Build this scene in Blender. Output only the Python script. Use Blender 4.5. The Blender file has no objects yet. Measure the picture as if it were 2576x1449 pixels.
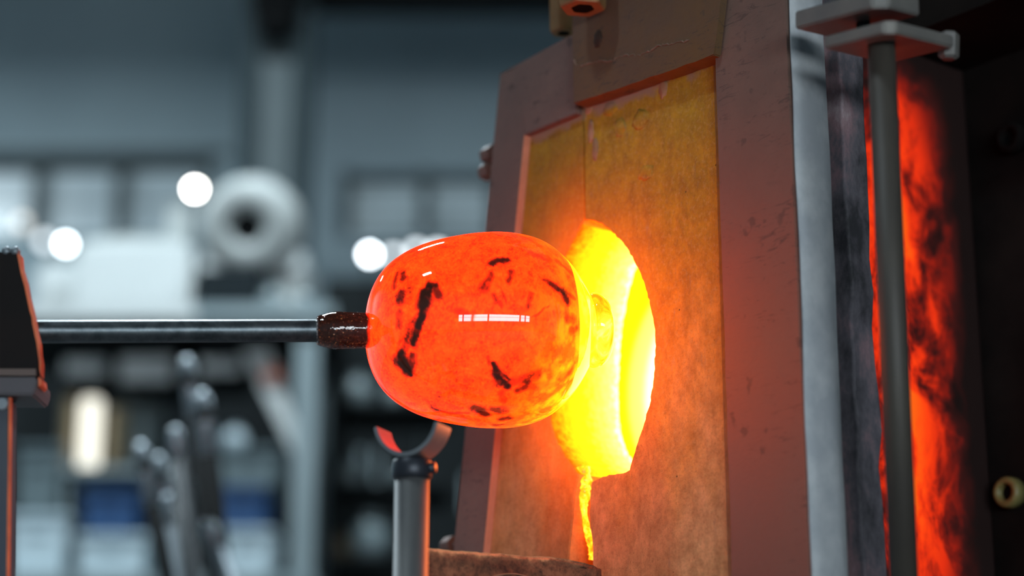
import bpy, bmesh, math, random
import numpy as np
from mathutils import Vector, Matrix, noise as mnoise

random.seed(7); rng = np.random.default_rng(7)
S = bpy.context.scene
COL = S.collection

# ------------------------------------------------------------------ camera, world, light, exposure
FPX = 5009.0                      # focal length in pixels of a 2576 wide frame (70 mm lens)
PITCH = math.radians(15.5)
CAM = np.array([0.0, 0.0, 0.75])
RT = np.array([1.0, 0, 0]); UP = np.array([0, -math.sin(PITCH), math.cos(PITCH)]); FW = np.array([0, math.cos(PITCH), math.sin(PITCH)])

cd = bpy.data.cameras.new('camera'); cam = bpy.data.objects.new('camera', cd); COL.objects.link(cam)
cam.location = CAM; cam.rotation_euler = (math.pi / 2 + PITCH, 0, 0)
cd.sensor_width = 36; cd.lens = FPX * 36 / 2576; cd.clip_start = 0.05; cd.clip_end = 100
cd.dof.use_dof = True; cd.dof.focus_distance = 1.865; cd.dof.aperture_fstop = 1.85; cd.dof.aperture_blades = 0
S.camera = cam

w = bpy.data.worlds.new('world'); S.world = w; w.use_nodes = True
w.node_tree.nodes['Background'].inputs[0].default_value = (0.62, 0.78, 0.9, 1)
w.node_tree.nodes['Background'].inputs[1].default_value = 0.25

S.view_settings.view_transform = 'Standard'; S.view_settings.look = 'None'
S.view_settings.gamma = 1; S.view_settings.exposure = 0.0; S.view_settings.use_curve_mapping = False
S.cycles.use_denoising = True; S.cycles.max_bounces = 6; S.cycles.diffuse_bounces = 3; S.cycles.glossy_bounces = 3
S.cycles.transmission_bounces = 4; S.cycles.caustics_reflective = False; S.cycles.caustics_refractive = False
S.cycles.sample_clamp_indirect = 4

CEIL = 5.6
def area(name, loc, rot, sx, sy, power, color=(0.78, 0.93, 1.0), spread=180):
    l = bpy.data.lights.new(name, 'AREA'); l.shape = 'RECTANGLE'; l.size = sx; l.size_y = sy
    l.energy = power; l.color = color; l.spread = math.radians(spread)
    o = bpy.data.objects.new(name, l); COL.objects.link(o); o.location = loc; o.rotation_euler = rot
    return o
# strip lamps hung under the roof of the hall (their housings are built below)
HALL_LAMPS = [(-0.93, 4.42, 4.5, 150), (2.2, 5.0, 4.5, 100), (-1.6, 0.4, 4.5, 44), (-3.4, 6.4, 4.5, 150)]
for i, (x, y, z, pw) in enumerate(HALL_LAMPS):
    area('hall_light', (x, y, z), (0, 0, 0), 0.5, 0.2, pw)

# ------------------------------------------------------------------ helpers
def rayv(px, py): return FW + RT * (px - 1288) / FPX - UP * (py - 724.5) / FPX
def P(px, py, d): return CAM + d * rayv(px, py)
def at(px, py, Y):
    r = rayv(px, py); return CAM + r * (Y / r[1])
# frame of the furnace: u along the doors, dl into the furnace, v up
AY = math.radians(39.1)
TU = np.array([math.sin(AY), -math.cos(AY), 0]); NN = np.array([-math.cos(AY), -math.sin(AY), 0])
H0 = P(1470, 878, 1.97)
FUR = Matrix.Translation(Vector(H0)) @ Matrix.Rotation(math.atan2(TU[1], TU[0]), 4, 'Z')
def D(px, py, dl=0.0):
    r = rayv(px, py); s = ((H0 - NN * dl - CAM) @ NN) / (r @ NN); q = CAM + s * r
    return float((q - H0) @ TU), float(q[2] - H0[2])
def LP(px, py, d):
    q = P(px, py, d) - H0; return float(q @ TU), float(-(q @ NN)), float(q[2])
ID = Matrix.Identity(4)

TM = {}
def tag(o, label=None, cat=None, group=None, kind=None):
    if label: o['label'] = label
    if cat: o['category'] = cat
    if group: o['group'] = group
    if kind: o['kind'] = kind
    return o
def thing(name, label, cat, mat=ID, group=None):
    o = bpy.data.objects.new(name, None); COL.objects.link(o); o.empty_display_size = 0.05
    o.matrix_world = mat; TM[o.name] = mat.copy()
    return tag(o, label, cat, group)
def fin(bm, name, m, parent=None, space=ID, smooth=False, bevel=0.0, label=None, seg=2):
    if bevel:
        bmesh.ops.bevel(bm, geom=list(bm.edges), offset=bevel, segments=seg, affect='EDGES', clamp_overlap=True)
    me = bpy.data.meshes.new(name)
    T = (TM[parent.name].inverted() @ space) if parent else space
    bm.transform(T); bmesh.ops.recalc_face_normals(bm, faces=bm.faces); bm.to_mesh(me); bm.free()
    for mm in (m if isinstance(m, (list, tuple)) else [m]): me.materials.append(mm)
    if smooth: me.polygons.foreach_set('use_smooth', [True] * len(me.polygons))
    o = bpy.data.objects.new(name, me); COL.objects.link(o)
    if parent: o.parent = parent
    TM[o.name] = TM[parent.name] if parent else ID
    if label: o['label'] = label
    return o
def box(x0, x1, y0, y1, z0, z1, bm=None):
    bm = bm or bmesh.new()
    vs = [bm.verts.new(p) for p in ((x0, y0, z0), (x1, y0, z0), (x1, y1, z0), (x0, y1, z0), (x0, y0, z1), (x1, y0, z1), (x1, y1, z1), (x0, y1, z1))]
    for f in ((0, 3, 2, 1), (4, 5, 6, 7), (0, 1, 5, 4), (1, 2, 6, 5), (2, 3, 7, 6), (3, 0, 4, 7)): bm.faces.new([vs[i] for i in f])
    return bm
def prism(pts, y0, y1, bm=None, axis='y'):
    """polygon in (x,z) extruded along y (or, axis z, polygon in (x,y) extruded along z)"""
    bm = bm or bmesh.new()
    if axis == 'y': a = [bm.verts.new((p[0], y0, p[1])) for p in pts]; b = [bm.verts.new((p[0], y1, p[1])) for p in pts]
    else: a = [bm.verts.new((p[0], p[1], y0)) for p in pts]; b = [bm.verts.new((p[0], p[1], y1)) for p in pts]
    bm.faces.new(a); bm.faces.new(b[::-1])
    n = len(pts)
    for i in range(n): bm.faces.new((a[i], b[i], b[(i + 1) % n], a[(i + 1) % n]))
    return bm
def tube(p0, p1, r0, r1=None, n=24, bm=None, cap=True):
    """round bar from p0 to p1"""
    return lathe([(0, r0), (1, r0 if r1 is None else r1)], p0, p1, n, bm, cap)
def lathe(prof, p0, p1, n=32, bm=None, cap=True):
    """profile of (fraction along p0->p1, radius)"""
    bm = bm or bmesh.new()
    p0 = Vector(p0); p1 = Vector(p1); ax = (p1 - p0); L = ax.length; ax.normalize()
    e1 = ax.orthogonal().normalized(); e2 = ax.cross(e1)
    rings = []
    for s, r in prof:
        c = p0 + ax * (L * s)
        if r < 1e-6: rings.append([bm.verts.new(c)])
        else: rings.append([bm.verts.new(c + e1 * (r * math.cos(k * 2 * math.pi / n)) + e2 * (r * math.sin(k * 2 * math.pi / n))) for k in range(n)])
    for a, b in zip(rings, rings[1:]):
        for k in range(n):
            k2 = (k + 1) % n
            if len(a) == 1 and len(b) == 1: continue
            if len(a) == 1: bm.faces.new((a[0], b[k], b[k2]))
            elif len(b) == 1: bm.faces.new((a[k], b[0], a[k2]))
            else: bm.faces.new((a[k], b[k], b[k2], a[k2]))
    if cap:
        for rg in (rings[0], rings[-1]):
            if len(rg) > 2: bm.faces.new(rg)
    return bm
def sweep(path, r, n=12, bm=None):
    bm = bm or bmesh.new(); rings = []
    path = [Vector(p) for p in path]
    for i, p in enumerate(path):
        d = (path[min(i + 1, len(path) - 1)] - path[max(i - 1, 0)]).normalized()
        e1 = d.cross(Vector((0.13, 0.2, 0.97))).normalized(); e2 = d.cross(e1)
        rr = r[i] if isinstance(r, (list, tuple)) else r
        rings.append([bm.verts.new(p + e1 * rr * math.cos(k * 2 * math.pi / n) + e2 * rr * math.sin(k * 2 * math.pi / n)) for k in range(n)])
    for a, b in zip(rings, rings[1:]):
        for k in range(n): bm.faces.new((a[k], b[k], b[(k + 1) % n], a[(k + 1) % n]))
    bm.faces.new(rings[0]); bm.faces.new(rings[-1][::-1])
    return bm
def rough(pts, step, amp, closed=True, seed=0):
    """resample an outline and jitter it"""
    out = []; r = random.Random(seed); n = len(pts)
    for i in range(n if closed else n - 1):
        a = np.array(pts[i], float); b = np.array(pts[(i + 1) % n], float); L = np.linalg.norm(b - a); k = max(1, int(L / step))
        for j in range(k):
            q = a + (b - a) * j / k
            f = 1.0 if j else 0.4
            q = q + np.array([r.uniform(-1, 1), r.uniform(-1, 1)]) * amp * f
            out.append((float(q[0]), float(q[1])))
    return out

# ---- materials
class NT:
    def __init__(s, name):
        s.m = bpy.data.materials.new(name); s.m.use_nodes = True; s.t = s.m.node_tree
        s.b = s.t.nodes['Principled BSDF']; s.tc = s.t.nodes.new('ShaderNodeTexCoord'); s.obj = s.tc.outputs['Object']
    def link(s, a, b): s.t.links.new(a, b)
    def mapping(s, scale, loc=(0, 0, 0), rot=(0, 0, 0)):
        n = s.t.nodes.new('ShaderNodeMapping'); n.inputs['Scale'].default_value = scale; n.inputs['Location'].default_value = loc
        n.inputs['Rotation'].default_value = rot; s.link(s.obj, n.inputs['Vector']); return n.outputs[0]
    def noise(s, scale, detail=6, rough=0.6, vec=None, dist=0.0):
        n = s.t.nodes.new('ShaderNodeTexNoise'); n.inputs['Scale'].default_value = scale; n.inputs['Detail'].default_value = detail
        n.inputs['Roughness'].default_value = rough; n.inputs['Distortion'].default_value = dist
        s.link(vec if vec else s.obj, n.inputs['Vector']); return n.outputs[0]
    def voronoi(s, scale, feature='F1', vec=None):
        n = s.t.nodes.new('ShaderNodeTexVoronoi'); n.feature = feature; n.inputs['Scale'].default_value = scale
        s.link(vec if vec else s.obj, n.inputs['Vector']); return n.outputs['Distance']
    def ramp(s, fac, stops, interp='LINEAR'):
        n = s.t.nodes.new('ShaderNodeValToRGB'); e = n.color_ramp.elements; n.color_ramp.interpolation = interp
        while len(e) > 1: e.remove(e[-1])
        for i, (p, c) in enumerate(stops):
            el = e[0] if i == 0 else e.new(p)
            el.position = p; el.color = tuple(c) + (1,) if len(c) == 3 else c
        s.link(fac, n.inputs[0]); return n.outputs[0]
    def mix(s, fac, a, b, mode='MIX'):
        n = s.t.nodes.new('ShaderNodeMix'); n.data_type = 'RGBA'; n.blend_type = mode; n.clamp_factor = True
        for sock, v in ((n.inputs[0], fac), (n.inputs[6], a), (n.inputs[7], b)):
            if hasattr(v, 'links'): s.link(v, sock)
            elif isinstance(v, (int, float)): sock.default_value = v
            else: sock.default_value = tuple(v) + (1,)
        return n.outputs[2]
    def math(s, op, a, b=0.0, c=0.0, clamp=False):
        n = s.t.nodes.new('ShaderNodeMath'); n.operation = op; n.use_clamp = clamp
        for i, v in enumerate((a, b, c)):
            if hasattr(v, 'links'): s.link(v, n.inputs[i])
            else: n.inputs[i].default_value = v
        return n.outputs[0]
    def xyz(s):
        n = s.t.nodes.new('ShaderNodeSeparateXYZ'); s.link(s.obj, n.inputs[0]); return n.outputs
    def attr(s, name):
        n = s.t.nodes.new('ShaderNodeAttribute'); n.attribute_name = name; return n.outputs['Fac']
    def set(s, **k):
        for kk, v in k.items():
            sock = s.b.inputs[{'base': 'Base Color', 'rough': 'Roughness', 'metal': 'Metallic', 'emit': 'Emission Color', 'estr': 'Emission Strength',
                               'spec': 'Specular IOR Level', 'coat': 'Coat Weight', 'coatr': 'Coat Roughness', 'trans': 'Transmission Weight', 'ior': 'IOR'}[kk]]
            if hasattr(v, 'links'): s.link(v, sock)
            elif isinstance(v, (int, float)): sock.default_value = v
            else: sock.default_value = tuple(v) + (1,)
        return s
    def bump(s, h, strength=0.3, dist=0.002):
        n = s.t.nodes.new('ShaderNodeBump'); n.inputs['Strength'].default_value = strength; n.inputs['Distance'].default_value = dist
        s.link(h, n.inputs['Height']); s.link(n.outputs[0], s.b.inputs['Normal']); return s
def simple(name, c1, c2=None, scale=20, rough=0.6, metal=0.0, bump=0.0, bscale=80, emit=None, estr=0.0, stretch=(1, 1, 1), spec=0.5, lo=0.35, hi=0.65):
    n = NT(name)
    if c2: n.set(base=n.ramp(n.noise(scale, vec=n.mapping(stretch)), [(lo, c1), (hi, c2)]))
    else: n.set(base=c1)
    n.set(rough=rough, metal=metal, spec=spec)
    if bump: n.bump(n.noise(bscale), bump)
    if emit: n.set(emit=emit, estr=estr)
    return n.m

M_wall = simple('painted_wall', (0.37, 0.46, 0.50), (0.33, 0.41, 0.45), 1.5, 0.9)
M_floor = simple('concrete_floor', (0.10, 0.105, 0.11), (0.14, 0.145, 0.15), 2, 0.8)
M_ceil = simple('dark_roof', (0.035, 0.04, 0.045), (0.05, 0.055, 0.06), 2, 0.9)
M_mull = simple('window_steel', (0.055, 0.075, 0.08), rough=0.6)
M_colw = simple('column_web_paint', (0.085, 0.115, 0.125), (0.075, 0.10, 0.11), 3, 0.6)
M_colf = simple('column_shaded_paint', (0.036, 0.05, 0.056), (0.03, 0.043, 0.048), 3, 0.8, spec=0.1)  # same paint as the web, darkened for the shade on the flanges
M_black = simple('black_paint', (0.004, 0.0045, 0.005), rough=0.8, spec=0.1)
M_white = simple('white_enamel', (0.60, 0.63, 0.63), (0.54, 0.57, 0.57), 3, 0.5)
M_offw = simple('offwhite_enamel', (0.40, 0.42, 0.415), (0.34, 0.365, 0.36), 4, 0.5)
M_rack = simple('rack_paint', (0.27, 0.33, 0.35), (0.22, 0.28, 0.30), 4, 0.5)
M_dark = simple('dark_cabinet', (0.007, 0.009, 0.010), (0.012, 0.015, 0.016), 3, 0.8, spec=0.12)
M_charc = simple('charcoal_plastic', (0.012, 0.017, 0.020), rough=0.8, spec=0.1)
M_blue = simple('blue_plastic', (0.018, 0.07, 0.19), rough=0.5)
M_wbin = simple('white_plastic', (0.52, 0.62, 0.67), rough=0.5)
M_glassgrey = simple('grey_glass', (0.16, 0.2, 0.21), rough=0.2)
M_tan = simple('tan_card', (0.36, 0.3, 0.2), rough=0.8)
M_brownb = simple('brown_tube', (0.07, 0.05, 0.035), rough=0.7)
M_red = simple('faded_red', (0.35, 0.13, 0.09), rough=0.7)
M_steel = simple('dark_pipe_steel', (0.04, 0.045, 0.05), (0.08, 0.085, 0.09), 30, 0.4, metal=0.8)
M_shiny = simple('bright_steel', (0.26, 0.30, 0.33), (0.18, 0.21, 0.24), 60, 0.5, metal=0.6)

# ------------------------------------------------------------------ the hall
fin(box(-5, 5, -3.2, 9.5, -0.1, 0), 'floor', M_floor)['kind'] = 'structure'
fin(box(-5, 5, -3.2, 9.5, CEIL, CEIL + 0.1), 'ceiling', M_ceil)['kind'] = 'structure'
YW = 9.2
def wall_holes(name, y0, y1, x0, x1, z0, z1, holes, m):
    xs = sorted({x0, x1} | {h[0] for h in holes} | {h[1] for h in holes}); zs = sorted({z0, z1} | {h[2] for h in holes} | {h[3] for h in holes})
    bm = bmesh.new()
    for a, b in zip(xs, xs[1:]):
        for c, d in zip(zs, zs[1:]):
            if not any(h[0] <= a and b <= h[1] and h[2] <= c and d <= h[3] for h in holes): box(a, b, y0, y1, c, d, bm)
    bmesh.ops.remove_doubles(bm, verts=bm.verts, dist=1e-5)
    o = fin(bm, name, m); o['kind'] = 'structure'; return o
def wx(px, py=500): return float(at(px, py, YW)[0])
def wz(py): return float(at(1288, py, YW)[2])
winL = (wx(-330), wx(520), wz(592), wz(396)); winR = (wx(872), wx(1420), wz(592), wz(436))
wall_holes('wall_back', YW, YW + 0.25, -5, 5, 0, CEIL, [winL, winR], M_wall)
fin(box(-5.1, -5, -3.2, 9.5, 0, CEIL), 'wall_left', M_wall)['kind'] = 'structure'
fin(box(5, 5.1, -3.2, 9.5, 0, CEIL), 'wall_right', M_wall)['kind'] = 'structure'
def pane_mat(name, c, s):
    n = NT(name); z = n.noise(2.5, 3)
    n.set(base=(0.3, 0.35, 0.38), rough=0.25, emit=n.ramp(z, [(0.3, tuple(0.75 * k for k in c)), (0.7, c)]), estr=s); return n.m
M_pane = pane_mat('frosted_daylight_pane', (0.31, 0.43, 0.49), 0.5)
def window(name, w, bars, y=YW):
    o = fin(box(w[0], w[1], y + 0.10, y + 0.16, w[2], w[2] + 0.04), name, M_mull); o['kind'] = 'structure'
    fin(box(w[0], w[1], y + 0.04, y + 0.16, w[3] - 0.035, w[3]), 'window_head', M_mull, o)
    xs = [w[0]] + bars + [w[1]]
    for k, x in enumerate(xs): fin(box(x - 0.026, x + 0.026, y - 0.01, y + 0.16, w[2] - 0.01, w[3] + 0.01), 'mullion', M_mull, o)
    for a, b in zip(xs, xs[1:]):
        mid = (w[2] + w[3]) / 2
        fin(box(a + 0.02, b - 0.02, y + 0.11, y + 0.15, mid - 0.008, mid + 0.008), 'glazing_bar', M_mull, o)
        fin(box(a + 0.02, b - 0.02, y + 0.12, y + 0.14, w[2] + 0.03, mid - 0.004), 'pane', M_pane, o)
        fin(box(a + 0.02, b - 0.02, y + 0.12, y + 0.14, mid + 0.004, w[3] - 0.03), 'pane', M_pane, o)
window('window_1', winL, [wx(-120), wx(90), wx(298)])
window('window_2', winR, [wx(1070), wx(1245)])
fin(box(wx(-400), wx(570), YW - 0.05, YW, wz(396), wz(384)), 'trim_1', simple('rail_paint', (0.13, 0.16, 0.17)))['kind'] = 'structure'
# wall behind the camera with a long low strip window (it shows as a reflection on the hot glass)
winF = (-0.35, 3.3, 0.84, 1.52); YF = -3.0
wall_holes('wall_front', YF - 0.25, YF, -5, 5, 0, CEIL, [winF], M_wall)
M_pane2 = simple('bright_daylight_pane', (0.3, 0.3, 0.3), rough=0.3, emit=(0.86, 0.95, 1.0), estr=21.0)
o = fin(box(winF[0], winF[1], YF - 0.2, YF - 0.02, winF[2], winF[2] + 0.04), 'window_3', M_mull); o['kind'] = 'structure'
xs = [-0.35, -0.1, 0.2, 0.62, 2.3, 2.75, 3.3]
for x in xs: fin(box(x - 0.03, x + 0.03, YF - 0.2, YF + 0.02, winF[2], winF[3]), 'mullion', M_mull, o)
for a, b in zip(xs, xs[1:]): fin(box(a + 0.02, b - 0.02, YF - 0.14, YF - 0.12, winF[2] + 0.03, winF[3]), 'pane', M_pane2, o)
fin(box(winF[0], winF[1], YF - 0.13, YF - 0.10, 1.24, 1.27), 'glazing_bar', M_mull, o)

# hall lamps under the roof
for i, (x, y, z, pw) in enumerate(HALL_LAMPS):
    t = thing('strip_lamp', ['grey strip lamp hung under the roof above the rack', 'grey strip lamp hung under the roof above the furnace flue',
              'grey strip lamp hung under the roof above the blowing bench', 'grey strip lamp hung under the roof near the long window'][i], 'lamp', Matrix.Translation((x, y, z)), 'hall strip lamps')
    fin(box(x - 0.3, x + 0.3, y - 0.14, y + 0.14, z + 0.01, z + 0.09), 'housing', M_offw, t, bevel=0.01)
    for s in (-0.2, 0.2): fin(tube((x + s, y, z + 0.08), (x + s, y, CEIL), 0.006, n=8), 'hanger', M_black, t)

# steel column and beam
YC = 7.0
def cx(px, py=400): return float(at(px, py, YC)[0])
def cz(py): return float(at(1288, py, YC)[2])
o = fin(box(cx(640), cx(742), YC, YC + 0.02, 0, cz(85)), 'column', M_colw); o['kind'] = 'structure'
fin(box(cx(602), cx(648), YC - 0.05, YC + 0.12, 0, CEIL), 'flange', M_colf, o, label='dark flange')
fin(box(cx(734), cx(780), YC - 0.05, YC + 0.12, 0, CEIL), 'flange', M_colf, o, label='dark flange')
t = thing('beam_bracket', 'black steel bracket at the head of the column', 'bracket', Matrix.Translation((cx(690), YC, cz(95))))
fin(box(cx(632), cx(752), YC - 0.22, YC - 0.051, cz(66), cz(-60)), 'clamp', M_black, t, bevel=0.02)
fin(prism([(cx(632), cz(66)), (cx(748), cz(66)), (cx(730), cz(112)), (cx(655), cz(112))], YC - 0.18, YC - 0.051), 'wedge', M_black, t)
o = fin(box(cx(735), 5, YC - 0.12, YC + 0.1, cz(13), cz(13) + 0.3), 'beam', M_black); o['kind'] = 'structure'

# spot lamps on wall brackets, far back
lamp_list = [(490, 476, 48, 'brightest round spot lamp, beside the column above the white kiln', 1.0), (55, 560, 1.7, 'dim spot lamp in front of the window near the pipe rest', 1.5),
             (165, 614, 26, 'cold white spot lamp over the left end of the white kiln', 1.0), (112, 606, 3.2, 'faint bluish spot lamp half hidden beside a brighter cold white one', 1.5),
             (930, 640, 26, 'large cold white spot lamp just left of the glowing glass', 1.1), (990, 644, 5, 'second spot lamp from the column in the row by the glowing glass', 1.3),
             (1048, 632, 5, 'third spot lamp from the column, above the shoulder of the glass', 1.4), (1100, 636, 6, 'spot lamp farthest from the column, behind the top of the glass', 1.6)]
for px, py, e, lab, k in lamp_list:
    Yl = 8.6; c = at(px, py, Yl); r = 0.0165 * k
    t = thing('spot_lamp', lab, 'lamp', Matrix.Translation(Vector(c)), 'wall spot lamps')
    tow = Vector(CAM - c).normalized(); b = Vector(c)
    fin(lathe([(0, 0.3 * r), (0.15, 1.15 * r), (1, 1.25 * r)], b - tow * 0.09, b, 20), 'housing', M_colf, t, smooth=True)
    fin(lathe([(0, r), (1, r * 0.8)], b + tow * 0.001, b + tow * 0.006, 20), 'lens', simple('lamp_lens', (0.5, 0.5, 0.5), emit=(1, 0.98, 0.92) if px == 490 or px == 55 else (0.86, 0.95, 1.0), estr=e), t)
    fin(tube(b - tow * 0.08, (c[0] - 0.03, YW, c[2] + 0.05), 0.006, n=8), 'bracket', M_colf, t)

# ------------------------------------------------------------------ back shelving with kiln and bins
YR = 5.6
def rx(px, py=900, Y=YR): return float(at(px, py, Y)[0])
def rz(py, Y=YR): return float(at(1288, py, Y)[2])
DECK = rz(766); SH2 = rz(1150); SH3 = rz(1443)
RD = 0.75
t = thing('shelving_rack', 'tall pale grey steel rack behind the pipes, carrying the white kiln on its top deck', 'rack', Matrix.Translation((rx(400), YR, 0)))
fin(box(rx(-260), rx(486), YR, YR + 0.03, rz(801), DECK), 'deck_lip', M_white, t, label='pale front lip')
fin(box(rx(486), rx(836), YR, YR + 0.03, rz(799), DECK), 'deck_lip', M_rack, t, label='greyer front lip')
fin(box(rx(-260), rx(836), YR + 0.03, YR + RD, DECK - 0.025, DECK - 0.001), 'deck', M_dark, t)
fin(box(rx(-260), rx(800), YR + 0.02, YR + RD, SH3 - 0.03, SH3), 'shelf', M_rack, t)
fin(box(rx(150), rx(430), YR + 0.15, YR + RD, SH2 - 0.02, SH2), 'shelf', M_rack, t)
for px in (742, -250):
    for yy in (YR, YR + RD - 0.05):
        fin(box(rx(px), rx(px) + 0.062, yy + (0.031 if yy == YR else 0), yy + 0.08, 0, DECK - 0.02), 'upright', M_rack, t)
for yy in (YR + 0.16, YR + RD - 0.05):
    for px in (152, 420): fin(box(rx(px), rx(px) + 0.012, yy, yy + 0.02, SH3, SH2 - 0.02), 'bracket', M_rack, t)
fin(prism([(rx(598), rz(862)), (rx(668), rz(862)), (rx(748), rz(1080)), (rx(748), rz(1010)), (rx(735), rz(1095))][:3] + [(rx(748), rz(1150))], YR + 0.09, YR + 0.11), 'brace', M_white, t)
fin(box(rx(655), rx(700), YR + 0.075, YR + 0.088, rz(945), rz(905)), 'tag_plate', M_red, t, label='faded red tag plate')

# kiln on the deck
YK = YR + 0.12
def kx(px, py=680): return float(at(px, py, YK)[0])
def kz(py): return float(at(1288, py, YK)[2])
t = thing('kiln', 'long white annealing kiln lying on the deck of the rack', 'kiln', Matrix.Translation((kx(300), YK, DECK)))
fin(box(kx(185), kx(480), YK, YK + 0.45, DECK, kz(600)), 'body', M_white, t, bevel=0.02, seg=3)
fin(box(kx(78), kx(187), YK + 0.05, YK + 0.45, DECK, kz(645)), 'base_box', M_white, t, bevel=0.02)
fin(box(kx(225), kx(450), YK + 0.05, YK + 0.4, kz(601), kz(578)), 'lid', M_offw, t, bevel=0.012)
fin(tube((kx(140), YK + 0.04, kz(740)), (kx(140), YK + 0.06, kz(740)), 0.03, n=16), 'dial', M_offw, t)
t = thing('stove_pipe', 'pale square flue pipe standing on the white kiln lid', 'pipe', Matrix.Translation((kx(420), YK + 0.2, kz(578))))
fin(box(kx(392), kx(448), YK + 0.15, YK + 0.22, kz(578), kz(478)), 'flue', M_offw, t, bevel=0.006)
fin(box(kx(386), kx(454), YK + 0.145, YK + 0.225, kz(486), kz(476)), 'cap', M_offw, t, bevel=0.003)
# blower with round dark mouth
c = Vector(at(622, 572, YK + 0.02)); tow = (Vector(CAM) - c); tow = Vector((tow.x - 1.3, tow.y, tow.z * 1.0)).normalized()
t = thing('blower', 'white round blower with a dark oval mouth beside the column', 'blower', Matrix.Translation((kx(640), YK, DECK)))
fin(lathe([(0, 0.10), (0.05, 0.145), (0.5, 0.155), (0.86, 0.145), (0.95, 0.13), (1.0, 0.10), (0.985, 0.072), (0.93, 0.053), (0.80, 0.050), (0.8, 0.0)], c - tow * 0.16, c + tow * 0.02, 48, cap=False), 'housing', M_offw, t, smooth=True)
fin(tube(c - tow * 0.010, c - tow * 0.004, 0.053, n=32), 'mouth', M_black, t, label='dark open mouth')
fin(box(kx(498), kx(760), YK + 0.06, YK + 0.4, kz(672), kz(615)), 'cradle', M_white, t, bevel=0.01)
for a, b in ((500, 520), (700, 760)): fin(box(kx(a), kx(b), YK + 0.08, YK + 0.38, DECK, kz(671)), 'foot', M_offw, t)
t = thing('dark_bin', 'charcoal open bin under the white round blower', 'bin', Matrix.Translation((kx(580), YK, DECK)))
fin(prism([(kx(492), DECK), (kx(658), DECK), (kx(662), kz(674)), (kx(645), kz(672)), (kx(635), kz(682)), (kx(520), kz(678)), (kx(505), kz(684)), (kx(494), kz(705))], YK - 0.02, YK + 0.055), 'bin_body', M_charc, t, bevel=0.004)
def ball(name, lab, cat, c, r, m, zs=1.0, grp=None, base=None):
    """small rounded jar resting on its base"""
    x, y, z = c
    t = thing(name, lab, cat, Matrix.Translation((x, y, z)), grp)
    fin(lathe([(0, 0), (0.0, 0.55 * r), (0.12, 0.85 * r), (0.4, r), (0.7, 0.9 * r), (0.86, 0.5 * r), (0.9, 0.42 * r)], (x, y, z), (x, y, z + 2 * r * zs), 20, cap=False), 'body', m, t, smooth=True)
    fin(lathe([(0, 0.40 * r), (0.6, 0.42 * r), (1, 0.52 * r)], (x, y, z + 1.76 * r * zs), (x, y, z + 2 * r * zs), 20), 'rim', m, t, smooth=True)
    return t
ball('jar', 'round grey jar on the deck between the blower and the column foot', 'jar', (kx(688), YK + 0.0, DECK), 0.038, M_glassgrey, 1.2, 'grey jars on the rack deck')
ball('jar', 'round grey jar nearest the end of the rack deck', 'jar', (kx(768), YK + 0.0, DECK), 0.034, M_glassgrey, 1.1, 'grey jars on the rack deck')

# lower shelves: bins
def bin_(lab, x0, x1, zb, y0, h, m, grp, dep=0.3):
    t = thing('plastic_bin', lab, 'bin', Matrix.Translation(((x0 + x1) / 2, y0, zb)), grp)
    tp = 0.012
    fin(prism([(x0 + tp, zb), (x1 - tp, zb), (x1, zb + h - 0.012), (x0, zb + h - 0.012)], y0 + 0.01, y0 + dep - 0.01), 'bin_body', m, t, bevel=0.006)
    fin(box(x0 - 0.006, x1 + 0.006, y0, y0 + dep, zb + h - 0.018, zb + h), 'rim', m, t, bevel=0.004)
    fin(box((x0 + x1) / 2 - 0.035, (x0 + x1) / 2 + 0.035, y0 + 0.002, y0 + 0.012, zb + h * 0.66, zb + h * 0.74), 'handle', m, t)
    return t
YB = YR + 0.12
def bx(px): return float(at(px, 1380, YB)[0])
def bz(py): return float(at(1288, py, YB)[2])
bin_('white plastic bin on the low shelf, nearest the pipe rest', bx(18), bx(165), SH3, YB, bz(1290) - SH3, M_wbin, 'white bins on the low shelf')
bin_('white plastic bin under the larger blue bin', bx(192), bx(368), SH3, YB, bz(1342) - SH3, M_wbin, 'white bins on the low shelf')
bin_('larger blue plastic bin stacked on a white bin', bx(200), bx(338), bz(1342) + 0.002, YB, bz(1232) - bz(1342), M_blue, 'blue bins')
bin_('white plastic bin under the smaller blue bin near the rack upright', bx(560), bx(682), SH3, YB, bz(1328) - SH3, M_wbin, 'white bins on the low shelf')
bin_('smaller blue plastic bin stacked on a white bin by the rack upright', bx(545), bx(660), bz(1328) + 0.002, YB, bz(1226) - bz(1328), M_blue, 'blue bins')
M_greybin = simple('blue_grey_plastic', (0.13, 0.175, 0.19), (0.10, 0.14, 0.155), 5, 0.5)
bin_('blue grey plastic bin stacked on the white bin nearest the pipe rest', bx(26), bx(138), bz(1290) + 0.002, YB, bz(1120) - bz(1290), M_greybin, 'blue grey bins')
bin_('blue grey plastic bin stacked on the smaller blue bin', bx(545), bx(690), bz(1226) + 0.002, YB, bz(1125) - bz(1226), M_greybin, 'blue grey bins')
ball('jar', 'pale round jar standing on the bin stack by the rack upright', 'jar', (bx(572), YB + 0.06, bz(1125) + 0.002), 0.036, M_wbin, 0.95)
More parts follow.
